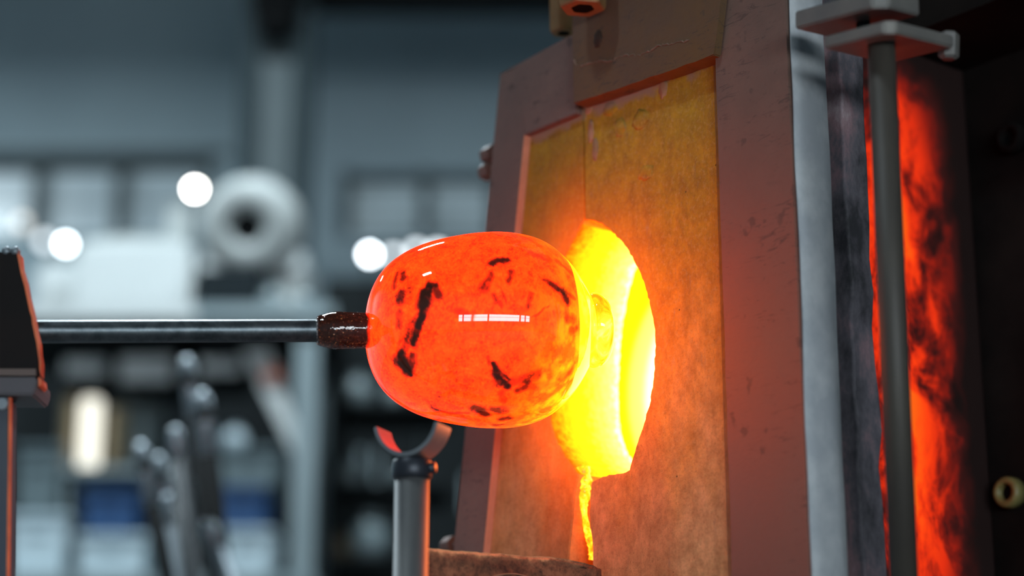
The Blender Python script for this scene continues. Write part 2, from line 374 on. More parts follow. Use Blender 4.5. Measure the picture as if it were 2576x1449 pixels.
# goods on the middle shelf
c = at(228, 1060, YR + 0.3)
t = thing('lantern', 'lit cream cylinder lantern on the middle shelf of the rack', 'lantern', Matrix.Translation((c[0], c[1], SH2)))
h = float(at(228, 1005, YR + 0.3)[2]) - SH2
fin(lathe([(0, 0.024), (0.04, 0.03), (0.96, 0.03), (1, 0.024)], (c[0], c[1], SH2 + 0.02), (c[0], c[1], SH2 + h), 24), 'shade', simple('lit_shade', (0.6, 0.6, 0.5), emit=(1.0, 0.97, 0.84), estr=1.4), t, smooth=True)
fin(tube((c[0], c[1], SH2), (c[0], c[1], SH2 + 0.02), 0.045, n=24), 'base', M_tan, t)
for i, (px, py, wpx) in enumerate(((178, 1000, 40), (298, 1030, 50), (365, 1060, 40))):
    c = at(px, py, YR + 0.34); ww = wpx * 1.2e-3 / 2
    t = thing('canister', ['tan canister just beside the lit lantern, toward the pipe rest', 'beige canister just beside the lit lantern, toward the column', 'grey canister at the end of the middle shelf, toward the column'][i], 'canister', Matrix.Translation((c[0], c[1], SH2)), 'canisters on the middle shelf')
    m = (M_tan, M_tan, M_rack)[i]
    fin(lathe([(0, ww * .95), (0.05, ww), (0.95, ww), (1, ww * .9)], (c[0], c[1], SH2), (c[0], c[1], c[2] - 0.012), 20), 'body', m, t, smooth=True)
    fin(lathe([(0, ww * 1.06), (0.8, ww * 1.06), (1, ww * 0.9)], (c[0], c[1], c[2] - 0.012), (c[0], c[1], c[2]), 20), 'lid', m, t, smooth=True)
x0, x1 = rx(318, Y=YR + .5), rx(418, Y=YR + .5); zt_b = float(at(370, 985, YR + .5)[2])
t = thing('storage_box', 'grey lidded box at the back of the middle shelf, behind the canisters', 'box', Matrix.Translation(((x0 + x1) / 2, YR + 0.5, SH2)))
fin(box(x0, x1, YR + 0.5, YR + 0.7, SH2, zt_b - 0.02), 'box_body', M_greybin, t, bevel=0.004)
fin(box(x0 - 0.004, x1 + 0.004, YR + 0.496, YR + 0.704, zt_b - 0.02, zt_b), 'lid', M_rack, t, bevel=0.003)
# flat trays hung under the deck
for i, (a, b, y0, y1) in enumerate(((160, 270, 905, 950), (300, 440, 900, 965), (500, 610, 905, 945))):
    zz0, zz1 = rz(y1, YR + 0.2), DECK - 0.027
    t = thing('drawer_unit', ['small grey drawer hung under the deck near the pipe rest', 'wide grey drawer hung under the middle of the deck', 'small grey drawer hung under the deck near the brace'][i], 'drawer', Matrix.Translation((rx((a + b) / 2), YR + 0.2, zz0)), 'drawers under the deck')
    fin(box(rx(a, Y=YR + .2), rx(b, Y=YR + .2), YR + 0.2, YR + 0.5, zz0, zz1), 'casing', M_dark, t)
    fin(box(rx(a, Y=YR + .2) + 0.004, rx(b, Y=YR + .2) - 0.004, YR + 0.19, YR + 0.2, zz0 + 0.004, rz(y0, YR + 0.2)), 'front', M_white, t, bevel=0.002)
    fin(box(rx((a + b) / 2) - 0.02, rx((a + b) / 2) + 0.03, YR + 0.175, YR + 0.19, zz0 + 0.03, zz0 + 0.036), 'handle', M_shiny, t)

# dark cabinets behind the rack
YD = 6.75
edges = (-40, 230, 520, 800, 1060, 1330)
zt = float(at(1288, 852, YD)[2])
cab_labels = ['dark steel cabinet behind the rack, nearest the pipe rest', 'dark steel cabinet behind the lit lantern', 'dark steel cabinet behind the leaning blowpipes', 'dark steel cabinet between the rack upright and the yoke stand', 'dark steel cabinet behind the yoke stand']
for i, (a, b) in enumerate(zip(edges, edges[1:])):
    x0 = float(at(a, 1100, YD)[0]); x1 = float(at(b, 1100, YD)[0])
    z1 = zt if i < 3 else float(at(1288, 700 if i == 3 else 760, YD)[2])
    t = thing('steel_cabinet', cab_labels[i], 'cabinet', Matrix.Translation(((x0 + x1) / 2, YD, 0)), 'dark cabinets behind the rack')
    fin(box(x0 + 0.004, x1 - 0.004, YD, YD + 0.16, 0, z1), 'body', M_dark, t, bevel=0.004)
    for s, (p, q) in enumerate(((x0 + 0.012, (x0 + x1) / 2 - 0.003), ((x0 + x1) / 2 + 0.003, x1 - 0.012))):
        d_ = fin(box(p, q, YD - 0.018, YD - 0.001, 0.1, z1 - 0.02), 'door', M_dark, t, bevel=0.003)
        hx = q - 0.025 if s == 0 else p + 0.025
        fin(box(hx - 0.006, hx + 0.006, YD - 0.035, YD - 0.018, z1 - 0.75, z1 - 0.62), 'handle', M_rack, d_)
# low dark shelf with a few pieces of grey glass, in front of the cabinets, right of the rack
YG = 5.9
def gx(px): return float(at(px, 1200, YG)[0])
def gz(py): return float(at(1288, py, YG)[2])
t = thing('glass_rack', 'dark open rack of grey glassware between rack upright and yoke stand', 'rack', Matrix.Translation((gx(930), YG, 0)))
for px in (822, 1130): fin(box(gx(px), gx(px) + 0.03, YG, YG + 0.35, 0, gz(860)), 'upright', M_dark, t)
lev = [gz(y) for y in (1010, 1215, 1400)]
for z in lev: fin(box(gx(822) + 0.03, gx(1130), YG, YG + 0.35, z - 0.02, z), 'shelf', M_dark, t)
M_vase = simple('pale_glassware', (0.36, 0.45, 0.47), (0.25, 0.32, 0.34), 12, 0.15)
for i, (px, lv, r, lab, m) in enumerate(((932, 2, 0.062, 'large pale round vase on the lowest shelf of the glass rack', M_vase), (872, 1, 0.042, 'grey vase on the middle shelf of the glass rack, next to the upright', M_glassgrey),
        (1010, 1, 0.03, 'small grey vase on the middle shelf of the glass rack, toward the yoke', M_glassgrey), (888, 0, 0.045, 'grey vase on the top shelf of the glass rack, next to the upright', M_glassgrey),
        (985, 0, 0.034, 'small pale vase on the top shelf of the glass rack, toward the glowing glass', M_glassgrey), (850, 2, 0.035, 'squat tan vase on the lowest shelf of the glass rack', M_tan))):
    ball('vase', lab, 'vase', (gx(px), YG + 0.1, lev[lv]), r, m, 1.15, 'glassware on the dark rack')

# blowpipes leaning in a floor rack, nearer
YP = 3.2
pipes = [(440, 1075, 485, 1449, 0.013, M_steel, 'dark blowpipe with its round tip beside the lantern'), (440, 1185, 478, 1449, 0.0125, M_steel, 'dark blowpipe with its tip below the topmost row of tips'),
         (422, 1245, 462, 1449, 0.0135, M_shiny, 'bright steel blowpipe leaning with a low tip, left of its shorter neighbour'), (520, 1310, 575, 1449, 0.014, M_shiny, 'shortest bright steel blowpipe, lowest tip of the bunch'),
         (508, 985, 560, 1449, 0.016, M_black, 'black blowpipe with a worn bright tip, second tallest of the bunch'), (470, 900, 540, 1449, 0.0135, M_black, 'tallest black blowpipe of the bunch with a bright tip'),
         (352, 1115, 420, 1449, 0.0135, M_black, 'black blowpipe with a bright tip in front of the blue bin'), (398, 1145, 450, 1449, 0.012, M_black, 'short black blowpipe between the blue bin and the bunch')]
M_tipm = simple('worn_tip_steel', (0.36, 0.41, 0.45), (0.26, 0.31, 0.34), 60, 0.4, metal=0.6)
basex = []
for i, (px, py, qx, qy, r, m, lab) in enumerate(pipes):
    yy = YP + 0.035 * (i - 3)
    a = Vector(at(px, py, yy)); b = Vector(at(qx, qy, yy)); d = (b - a).normalized()
    foot = a + d * ((a.z - 0.03) / -d.z)
    t = thing('blowpipe', lab, 'blowpipe', Matrix.Translation(foot), 'blowpipes in the floor rack'); basex.append((foot.x, foot.y))
    fin(tube(foot, a + d * 0.03, r, n=20), 'shaft', m, t, smooth=True)
    fin(lathe([(0, r * 0.55), (0.15, r * 0.95), (1, r * 1.08), (1, r * .9)], a, a + d * (0.05 if i in (0, 1, 2, 3) else 0.11), 20), 'tip', M_tipm, t, smooth=True, label='bright worn tip')
x0 = min(b[0] for b in basex) - 0.08; x1 = max(b[0] for b in basex) + 0.08
t = thing('pipe_floor_rack', 'low black steel floor rack holding the blowpipes', 'rack', Matrix.Translation(((x0 + x1) / 2, YP, 0)))
fin(box(x0, x1, YP - 0.2, YP + 0.25, 0, 0.028), 'base', M_black, t)
for x in (x0, x1 - 0.03): fin(box(x, x + 0.03, YP - 0.2, YP - 0.17, 0.028, 0.5), 'post', M_black, t)
fin(box(x0, x1, YP - 0.2, YP - 0.17, 0.5, 0.53), 'rail', M_black, t)

# ------------------------------------------------------------------ furnace
TH = 0.095                                        # thickness of the doors
V0 = -0.34                                        # bottom of the doors
Z0 = float(H0[2])
def heat_lining(name, stops, mott):
    """incandescent refractory: hotter with depth into the furnace (local y)"""
    n = NT(name); y = n.xyz()[1]
    f = n.math('ADD', y, n.math('MULTIPLY', n.math('SUBTRACT', n.noise(130, 8, 0.75), 0.5), mott))
    n.set(base=(0.12, 0.05, 0.0), rough=0.8, spec=0.1, emit=n.ramp(f, stops), estr=25.0)
    n.bump(n.noise(120), 0.5); return n.m
def hot(c): return tuple(min(k / 25.0, 1.0) for k in c)
M_tunnel = heat_lining('hot_hole_edge', [(0.0, hot((3, 0.10, 0.0))), (0.010, hot((6, 0.36, 0.002))), (0.022, hot((12, 0.8, 0.005))), (0.05, hot((16, 1.3, 0.01))), (0.070, hot((18, 2.0, 0.16))), (0.088, hot((20, 3.5, 0.4))), (0.094, hot((22, 5, 1.1)))], 0.05)
M_chamber = heat_lining('white_hot_chamber', [(0.09, hot((16, 1.2, 0.003))), (0.170, hot((16, 1.2, 0.003))), (0.176, hot((16, 0.85, 0.002))), (0.185, hot((17, 1.4, 0.01))), (0.191, hot((18, 3, 0.18))), (0.208, hot((18, 3, 0.30))), (0.218, hot((22, 5, 1.1))), (0.5, hot((22, 5, 1.4)))], 0.004)
def panel_mat(name, left):
    n = NT(name); X, Y, Z = n.xyz()
    zr_ = n.math('MULTIPLY_ADD', Z, 1.9, 0.5)                     # 0 low .. 1 high on the panel
    big = n.noise(9, 5, vec=n.mapping((1.6, 1, 0.6))); fine = n.noise(210, 8, 0.75); mid = n.noise(48, 9, 0.72, n.mapping((1.2, 1, 0.85)), 0.2); grain = n.noise(330, 6, 0.75, n.mapping((1, 1, 0.7)))
    glaze = n.ramp(n.math('ADD', zr_, n.math('MULTIPLY', n.math('SUBTRACT', big, 0.5), 0.7)),
                   [(0.12, (0.80, 0.48, 0.23)), (0.40, (0.78, 0.41, 0.09)), (0.60, (0.62, 0.32, 0.03)), (0.95, (0.46, 0.32, 0.02))])
    c = n.mix(n.ramp(mid, [(0.36, (0, 0, 0)), (0.66, (1, 1, 1))]), glaze, n.mix(0.6, glaze, (0.20, 0.095, 0.025)))
    c = n.mix(n.math('MULTIPLY', n.ramp(fine, [(0.5, (0, 0, 0)), (0.72, (1, 1, 1))]), 0.65), c, (0.62, 0.44, 0.20))
    c = n.mix(n.math('MULTIPLY', n.ramp(grain, [(0.36, (1, 1, 1)), (0.48, (0, 0, 0))]), 0.38), c, (0.24, 0.12, 0.035))
    streak = n.ramp(n.noise(55, 6, 0.7, n.mapping((1.6, 1, 0.3))), [(0.60, (0, 0, 0)), (0.68, (1, 1, 1))])
    c = n.mix(n.math('MULTIPLY', streak, 0.45), c, (0.30, 0.24, 0.18))
    if left: c = n.mix(0.32, c, (0.10, 0.05, 0.012))
    pits = n.ramp(n.voronoi(75), [(0.0, (1, 1, 1)), (0.055, (1, 1, 1)), (0.085, (0, 0, 0))])
    pits = n.math('MULTIPLY', pits, n.ramp(n.noise(25), [(0.52, (0, 0, 0)), (0.6, (1, 1, 1))]))
    c = n.mix(n.math('MULTIPLY', pits, 0.85), c, (0.03, 0.02, 0.015))
    # pale unglazed margin along the top edge
    edge = n.math('ADD', Z, n.math('MULTIPLY', n.noise(26, 6), 0.05))
    c = n.mix(n.ramp(edge, [(0.262, (0, 0, 0)), (0.268, (1, 1, 1))]), c, (0.34, 0.25, 0.18))
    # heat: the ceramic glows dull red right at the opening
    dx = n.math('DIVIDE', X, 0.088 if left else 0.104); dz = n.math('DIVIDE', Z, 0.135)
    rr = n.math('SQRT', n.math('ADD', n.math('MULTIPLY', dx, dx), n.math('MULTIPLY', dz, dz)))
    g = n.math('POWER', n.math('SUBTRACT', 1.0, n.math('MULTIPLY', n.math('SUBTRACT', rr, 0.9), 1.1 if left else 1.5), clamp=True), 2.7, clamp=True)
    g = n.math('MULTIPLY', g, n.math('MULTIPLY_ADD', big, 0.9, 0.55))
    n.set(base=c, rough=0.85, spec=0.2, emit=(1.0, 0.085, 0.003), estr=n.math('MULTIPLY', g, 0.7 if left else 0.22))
    h = n.math('ADD', n.math('MULTIPLY', fine, 0.5), mid); h = n.math('SUBTRACT', h, n.math('MULTIPLY', pits, 0.6))
    n.bump(n.math('ADD', h, n.math('MULTIPLY', grain, 0.35)), 0.8, 0.003); return n.m
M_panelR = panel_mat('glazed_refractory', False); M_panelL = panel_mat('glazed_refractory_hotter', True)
def plate_mat(name, c1, c2, scr=1.0):
    n = NT(name); big = n.noise(7, 6, 0.65); fine = n.noise(160, 6, 0.7)
    c = n.ramp(big, [(0.33, c1), (0.62, c2)])
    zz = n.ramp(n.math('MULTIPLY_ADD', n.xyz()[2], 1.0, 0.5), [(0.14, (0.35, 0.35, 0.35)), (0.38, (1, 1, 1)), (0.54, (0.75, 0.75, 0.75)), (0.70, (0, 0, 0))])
    if scr < 0.9: c = n.mix(n.math('MULTIPLY', zz, n.math('MULTIPLY_ADD', big, 0.9, 0.2), clamp=True), c, (0.36, 0.11, 0.075))  # red light from the hot glass, mixed into the frame's colour
    dots = n.ramp(n.noise(48, 4, 0.5), [(0.66, (0, 0, 0)), (0.72, (1, 1, 1))])
    scratch = n.ramp(n.noise(60, 8, 0.75, n.mapping((0.7, 1, 3.2), rot=(0, 0.35, 0)), 1.2), [(0.56, (0, 0, 0)), (0.62, (1, 1, 1))])
    scratch = n.math('MULTIPLY', scratch, n.ramp(n.noise(11, 3), [(0.42, (0, 0, 0)), (0.56, (1, 1, 1))]))
    c = n.mix(n.math('MULTIPLY', n.math('MAXIMUM', n.math('MULTIPLY', dots, 0.8), scratch), 0.75 * scr), c, (0.035, 0.03, 0.03))
    n.set(base=c, rough=n.math('MULTIPLY_ADD', fine, 0.25, 0.45), metal=0.0, spec=0.35)
    n.bump(n.math('ADD', fine, n.math('MULTIPLY', big, 2.0)), 0.25, 0.002); return n.m
M_frame = plate_mat('oxidised_frame_steel', (0.19, 0.112, 0.088), (0.13, 0.084, 0.068), 0.7)
M_frameL = plate_mat('oxidised_frame_steel_grey', (0.17, 0.115, 0.095), (0.12, 0.085, 0.075), 0.95)
M_top = plate_mat('scratched_top_plate', (0.14, 0.075, 0.026), (0.10, 0.062, 0.042), 1.0)
M_crust = simple('pale_crust', (0.36, 0.22, 0.14), (0.26, 0.16, 0.08), 60, 0.9, bump=0.5)
M_fibre = simple('ceramic_fibre', (0.52, 0.55, 0.57), (0.36, 0.39, 0.42), 22, 0.95, bump=0.4, bscale=60, lo=0.3, hi=0.6)
n = NT('flaked_backing_steel'); f = n.noise(16, 8, 0.7, n.mapping((1, 1, 0.55)))
n.set(base=n.ramp(f, [(0.34, (0.03, 0.03, 0.036)), (0.47, (0.13, 0.12, 0.14)), (0.57, (0.30, 0.19, 0.21)), (0.7, (0.5, 0.42, 0.45))]), rough=0.7).bump(f, 0.6, 0.004); M_flake = n.m
M_soot = simple('sooty_shell', (0.004, 0.0035, 0.0035), (0.011, 0.009, 0.008), 9, 0.9, spec=0.08, bump=0.3, bscale=25)
M_brass = simple('hot_brass_nut', (0.30, 0.19, 0.08), (0.20, 0.12, 0.05), 25, 0.5, metal=0.35, bump=0.15)
M_rod = simple('olive_grey_rod', (0.06, 0.052, 0.042), (0.048, 0.042, 0.036), 12, 0.55)
M_clamp = simple('grey_clamp_steel', (0.19, 0.178, 0.16), (0.13, 0.125, 0.12), 18, 0.5, metal=0.2, bump=0.1)

def FM(u=0, dl=0, v=0): return FUR @ Matrix.Translation((u, dl, v))
def poly(pts, dl): return [D(px, py, dl) for px, py in pts]

# stand and body
t = thing('furnace_body', 'sooty furnace body with a glowing red side behind the open-edged doors', 'furnace', FM(0.2, 0.5, -Z0))
fin(box(-0.34, 0.95, 0.10, 1.0, -Z0, V0 - 0.002), 'stand', M_soot, t, FUR)
hole = [(0.148 * math.sin(a), 0.148 * math.cos(a)) for a in np.linspace(0, math.pi, 33)]
n = NT('glowing_furnace_side'); X, Y, Z = n.xyz()
fl = n.noise(15, 9, 0.66, n.mapping((1, 1.0, 0.7)), 0.5); fl2 = n.noise(34, 6, 0.7, n.mapping((1, 1, 0.5)), 1.0)
fl = n.math('ADD', fl, n.math('MULTIPLY', n.math('SUBTRACT', fl2, 0.5), 0.45))
# hottest in an upright band where the flue leaks (local y is measured from the middle of the body)
band = n.math('SUBTRACT', 1.0, n.math('POWER', n.math('MULTIPLY', n.math('ABSOLUTE', n.math('ADD', Y, 0.205)), 8.2), 1.1), clamp=True)
up = n.ramp(n.math('MULTIPLY_ADD', Z, 1.0, -Z0 + 0.5), [(0.16, (0.45, 0.45, 0.45)), (0.36, (0.9, 0.9, 0.9)), (0.55, (1, 1, 1)), (0.70, (0.9, 0.9, 0.9)), (0.79, (0.6, 0.6, 0.6)), (0.86, (0, 0, 0))])
heat = n.math('MULTIPLY', n.math('MULTIPLY', band, up), n.math('MULTIPLY_ADD', n.math('SUBTRACT', fl, 0.5), 3.0, 0.66, clamp=True))
n.set(base=(0.022, 0.012, 0.011), rough=0.9, spec=0.1, estr=1.0, emit=n.ramp(heat, [(0.04, (0, 0, 0)), (0.16, (0.03, 0.002, 0.0015)), (0.30, (0.22, 0.006, 0.001)), (0.45, (0.75, 0.025, 0.001)), (0.66, (1.0, 0.05, 0.001)), (0.86, (1.0, 0.14, 0.003)), (1.0, (1.0, 0.32, 0.012))]))
n.bump(fl, 0.5, 0.006); M_glowside = n.m
fin(prism([(0.0, V0)] + [(0.15, V0), (0.15, 0.46), (0.0, 0.46)] + hole, 0.127, 0.55), 'mouth_block', M_glowside, t, FUR, label='red-hot mottled side of the mouth')
fin(prism([(0.0, V0)] + [(-0.17, V0), (-0.17, 0.30), (0.0, 0.30)] + [(-a, b) for a, b in hole], 0.127, 0.55), 'mouth_block', M_soot, t, FUR)
bm = lathe([(0, 0.143), (0.07, 0.143), (0.08, 0.1415), (1, 0.1415), (1, 0.0)], (0, 0.098, 0), (0, 0.5, 0), 72, cap=False)
BM_CH = bm
fin(box(0.152, 0.95, 0.43, 0.46, V0, 0.9), 'shell_plate', M_soot, t, FUR)
fin(box(0.152, 0.95, 0.30, 0.43, 0.355, 0.42), 'shell_rib', M_soot, t, FUR)
for px, py, r, m in ((2541, 1240, 0.0165, simple('yellowed_ring', (0.17, 0.15, 0.05), rough=0.5)), (2548, 348, 0.017, M_soot)):
    u, v = D(px, py, 0.425)
    b = fin(lathe([(0, r * .62), (0.0, r), (0.7, r), (1, r * .85), (1, r * .55), (0.1, r * .5)], (u, 0.430, v), (u, 0.415, v), 32, cap=False), 'bolt_ring', m, t, FUR, smooth=True)
    fin(tube((u, 0.43, v), (u, 0.424, v), r * .5, n=24), 'bolt_hole', M_black, b, FUR)
fin(box(-0.40, 0.12, -0.34, 0.098, -0.315 + 0, -0.30), 'ledge', M_soot, t, FUR, label='ledge in front of the doors') if False else None

# ---- right hand door
t = thing('furnace_door', 'taller furnace door half with scratched top plate and pale fibre edge', 'furnace door', FM(0.15, 0, V0), 'furnace door halves')
holeR = [(1472, 553), (1490, 554), (1510, 561), (1545, 588), (1580, 630), (1610, 690), (1632, 755), (1644, 820), (1648, 870), (1643, 950), (1632, 1020), (1612, 1085), (1603, 1112), (1582, 1181), (1573, 1188), (1530, 1194), (1500, 1205), (1487, 1213)]
hR = rough(poly(holeR, 0), 0.004, 0.0009, False, 3) + [D(1487, 1213)]
seam = rough(poly([(1487, 1213), (1481, 1290), (1492, 1400)], 0), 0.006, 0.0006, False, 4)[1:]
vtop = 0.262
out = hR + seam + [(0.008, V0), (0.22, V0), (0.22, vtop), (0.0036, vtop), (0.0036, 0.25)]
# the panels carry materials in furnace coordinates, so their meshes stay in that frame
def fin_fur(bm, name, m, parent, label=None, smooth=False, bevel=0.0):
    o = fin(bm, name, m, None, FUR.inverted() @ FUR, smooth, bevel, label)
    o.parent = parent; o.matrix_parent_inverse = TM[parent.name].inverted(); o.matrix_basis = FUR
    TM[o.name] = FUR
    return o
def panel(pts, name, mp, hole_test, parent):
    bm = prism(pts, 0.0, TH); bm.normal_update()
    for f in bm.faces:
        c = f.calc_center_median()
        if len(f.verts) == 4 and hole_test(c.x, c.z): f.material_index = 1
    es = [e for e in bm.edges if all(abs(v.co.y) < 1e-6 for v in e.verts)]
    bmesh.ops.bevel(bm, geom=es, offset=0.001, segments=2, affect='EDGES', clamp_overlap=True)
    return fin_fur(bm, name, [mp, M_tunnel], parent)
och = fin_fur(BM_CH, 'chamber_lining', M_chamber, bpy.data.objects['furnace_body'], label='white-hot lining inside the round mouth', smooth=True)
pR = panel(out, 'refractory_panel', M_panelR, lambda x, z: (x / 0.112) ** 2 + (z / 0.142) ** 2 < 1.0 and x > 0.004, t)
# crusted lumps on the panel
def lump(px, py, ru, rv, parent, m, dl=0.0, seed=0):
    u, v = D(px, py, dl); bm = bmesh.new(); bmesh.ops.create_icosphere(bm, subdivisions=3, radius=1.0)
    for vt in bm.verts:
        k = 1 + 0.35 * mnoise.noise(vt.co * 2.2 + Vector((seed, 0, 0)))
        vt.co = Vector((u + vt.co.x * ru * k, dl + vt.co.y * 0.0014 * k, v + vt.co.z * rv * k))
    return fin_fur(bm, 'crust_lump', m, parent, smooth=True)
M_glz = M_panelR if True else simple('rusty_crust', (0.40, 0.26, 0.12), (0.25, 0.15, 0.06), 70, 0.9, bump=0.6)
for i, (px, py, ru, rv, m) in enumerate(((1612, 300, .012, .010, M_glz), (1668, 222, .006, .010, M_crust), (1487, 330, .004, .013, M_crust), (1498, 376, .0045, .012, M_crust), (1535, 275, .010, .007, M_glz), (1560, 320, .008, .010, M_glz), (1625, 435, .010, .008, M_glz), (1482, 272, .006, .006, M_crust))):
    lump(px, py, ru, rv, pR, m, 0.0, i * 3.1)
PF = -0.012
a = D(1800, 136, PF); b = D(1842, 1449, PF)
uR = D(2006, 724, PF)[0]
side = rough([(a[0], 0.46), (a[0], a[1]), (b[0], V0), (uR + 0.001, V0), (uR, 0.0), (uR - 0.002, 0.46)], 0.03, 0.0006, True, 8)
fin_fur(prism(side, PF, -0.0003), 'side_plate', M_frame, t, bevel=0.0012, label='brownish upright steel plate')
PT = -0.020
c0 = D(1441, 262, PT); c1 = D(1797, 138, PT)
top = [(c0[0] - 0.002, 0.46), (c0[0], c0[1])] + rough([c0, c1], 0.012, 0.0006, False, 5)[1:] + [(c1[0], c1[1]), (c1[0] + 0.004, c1[1] + 0.02), (c1[0] + 0.018, 0.33), (c1[0] + 0.03, 0.46)]
fin_fur(prism(top, PT, -0.0003), 'top_plate', M_top, t, bevel=0.0012, label='scratched brown top plate')
# white mineral crust line on the top plate
cr = [(1442, 150), (1455, 165), (1475, 162), (1500, 155), (1540, 152), (1570, 140), (1610, 140), (1650, 118), (1690, 110), (1740, 100)]
path = [(D(x, y, PT)[0], PT - 0.0003, D(x, y, PT)[1]) for x, y in rough(cr, 5, 3.2, False, 6)]
fin_fur(sweep(path, [0.0002 + 0.0009 * rng.random() ** 1.5 for _ in path], 6), 'crust_line', simple('dull_crust', (0.22, 0.16, 0.12), (0.14, 0.10, 0.075), 90, 0.9), t, label='pale crust line')
lumpb = lump(1505, 98, .0065, .009, t, simple('burnt_brown', (0.035, 0.02, 0.012), rough=0.9), PT, 9); lumpb.name = 'burnt_spot'
prof = [(0.19, 0.0), (uR + 0.0012, 0.0), (uR + 0.0012, -0.010), (uR + 0.0024, -0.0095), (uR + 0.003, 0.003), (uR + 0.0022, 0.018), (uR + 0.0005, 0.030), (uR - 0.004, 0.042), (uR - 0.012, 0.051), (uR - 0.03, 0.056), (0.19, 0.056)]
bm = prism(prof, V0, 0.46, axis='z')
# soften the felt edge
for v in bm.verts: pass
bmesh.ops.subdivide_edges(bm, edges=[e for e in bm.edges if abs(e.verts[0].co.z - e.verts[1].co.z) > 0.5], cuts=60)
for v in bm.verts:
    k = mnoise.noise(Vector((v.co.x * 30, v.co.y * 30, v.co.z * 14)))
    if v.co.x > 0.2: v.co.x += 0.0018 * k
fin_fur(bm, 'fibre_edge', M_fibre, t, smooth=True, label='pale ceramic fibre edge')
bm = box(0.19, uR - 0.006, 0.066, TH, V0, 0.46)
bmesh.ops.subdivide_edges(bm, edges=bm.edges, cuts=24, use_grid_fill=True)
for v in bm.verts:
    k = mnoise.noise(v.co * 26); v.co.x += 0.003 * k; v.co.y += 0.002 * k
fin_fur(bm, 'backing_plate', M_flake, t, smooth=True, label='dark flaking backing steel')

# hex coupling nuts
def hexnut(name, px, py0, py1, wpx, dl, parent, m):
    u, v0 = D(px, py1, dl); v1 = v0 + 0.075; d = 1.0
    r = wpx / 2 * 2.0 / FPX
    bm = lathe([(0.0, r * .50), (0.0, r * .93), (0.05, r), (1, r)], (u, dl, v0), (u, dl, v1), 6, cap=False)
    bmesh.ops.rotate(bm, verts=bm.verts, cent=(u, dl, v0), matrix=Matrix.Rotation(0.3, 3, 'Z'))
    o = fin_fur(bm, name, m, parent, bevel=0.0008)
    h = fin_fur(tube((u, dl, v0 + 0.001), (u, dl, v1 - 0.002), r * .56, n=28), 'bore', M_black, o); return o
hexnut('coupling_nut', 1466, -20, 22, 122, -0.047, t, M_brass)

# ---- left hand door
t2 = thing('furnace_door', 'lower left furnace door half with slanting outer edge and molten drip', 'furnace door', FM(-0.12, 0, V0), 'furnace door halves')
holeL = [(1469, 556), (1452, 585), (1434, 618), (1418, 655), (1402, 715), (1390, 790), (1383, 870), (1379, 950), (1381, 1020), (1387, 1065), (1400, 1108), (1422, 1150), (1455, 1193)]
hL = rough(poly(holeL, 0), 0.004, 0.0011, False, 13) + [D(1455, 1193)]
sl = rough(poly([(1455, 1193), (1446, 1240), (1431, 1400)], 0), 0.006, 0.0006, False, 14)[1:]
pl = hL + sl + [(-0.045, V0), (-0.20, V0), (-0.185, -0.2), (-0.108, 0.262), (0.002, 0.262), (0.002, 0.25)]
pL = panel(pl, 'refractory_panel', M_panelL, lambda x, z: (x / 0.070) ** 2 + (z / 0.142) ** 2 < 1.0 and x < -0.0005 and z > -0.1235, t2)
PL = -0.008
ring = [D(1257, 185, PL), D(1430, 92, PL)]
i0 = D(1320, 341, PL); i1 = D(1470, 262, PL); ib = D(1218, 1380, PL); ob = D(1140, 1380, PL)
def ext(p, q, v): k = (v - p[1]) / (q[1] - p[1]); return (p[0] + (q[0] - p[0]) * k, v)
topv = ring[1][1]; M_edge = simple('pale_hot_edge', (0.46, 0.24, 0.15), (0.36, 0.18, 0.11), 40, 0.9)
ib2 = ext(i0, ib, V0)
fin_fur(prism([ib2, i0, (i0[0] + 0.0012, i0[1]), (ib2[0] + 0.0012, V0)], PL - 0.001, -0.0003), 'edge_strip', M_edge, t2, label='pale inner edge strip')
fin_fur(prism([ext(i0, ib, V0), i0, (i0[0] + 0.0, i0[1]), (i0[0] - 0.012, ring[0][1] - 0.001), ring[0], ext(ring[0], ob, V0)], PL, -0.0003), 'side_plate', M_frameL, t2, bevel=0.0012, label='slanting brown side plate')
fin_fur(prism([i0, (0.0015, i0[1] + 0.0), (0.0015, topv), ring[1], ring[0], (i0[0] - 0.0118, ring[0][1] - 0.001)], PL - 0.0005, -0.0003), 'top_plate', M_frameL, t2, bevel=0.0012)
hexnut('coupling_nut', 1418, 25, 84, 76, 0.012, t2, M_brass)
def sidebolt(px, py):
    u, v = D(px, py, 0.006)
    o = fin_fur(lathe([(0, 0.0105), (0.75, 0.0105), (1, 0.008)], (u + 0.008, 0.012, v), (u - 0.010, 0.012, v), 6), 'side_bolt', M_frameL, t2, bevel=0.0008)
    fin_fur(tube((u + 0.04, 0.012, v), (u + 0.002, 0.012, v), 0.0045, n=12), 'shank', M_frameL, o)
for px, py in ((1222, 386), (1217, 428), (1121, 1372)): sidebolt(px, py)
# glowing drip down the seam
def drip_mat():
    n = NT('molten_drip'); f = n.noise(120, 6, 0.7)
    n.set(base=(0.2, 0.05, 0.02), rough=0.2, estr=1.0, emit=n.ramp(f, [(0.35, (4, 0.32, 0.004)), (0.5, (6, 0.85, 0.006)), (0.65, (7, 1.6, 0.12))])); return n.m
M_drip = drip_mat()
dp = [(1466, 1178, 17), (1470, 1210, 17), (1471, 1240, 14), (1467, 1268, 10), (1470, 1290, 6.5), (1476, 1330, 7.5), (1486, 1365, 9), (1490, 1392, 8), (1488, 1412, 6)]
pp = []; rr_ = []
for (x0, y0, r0), (x1, y1, r1) in zip(dp, dp[1:]):
    for k in range(6):
        f = k / 6; u, v = D(x0 + (x1 - x0) * f, y0 + (y1 - y0) * f, 0.012); pp.append((u, 0.012, v)); rr_.append((r0 + (r1 - r0) * f) * 1.93 / FPX * 1.15 * (1 + 0.12 * rng.normal()))
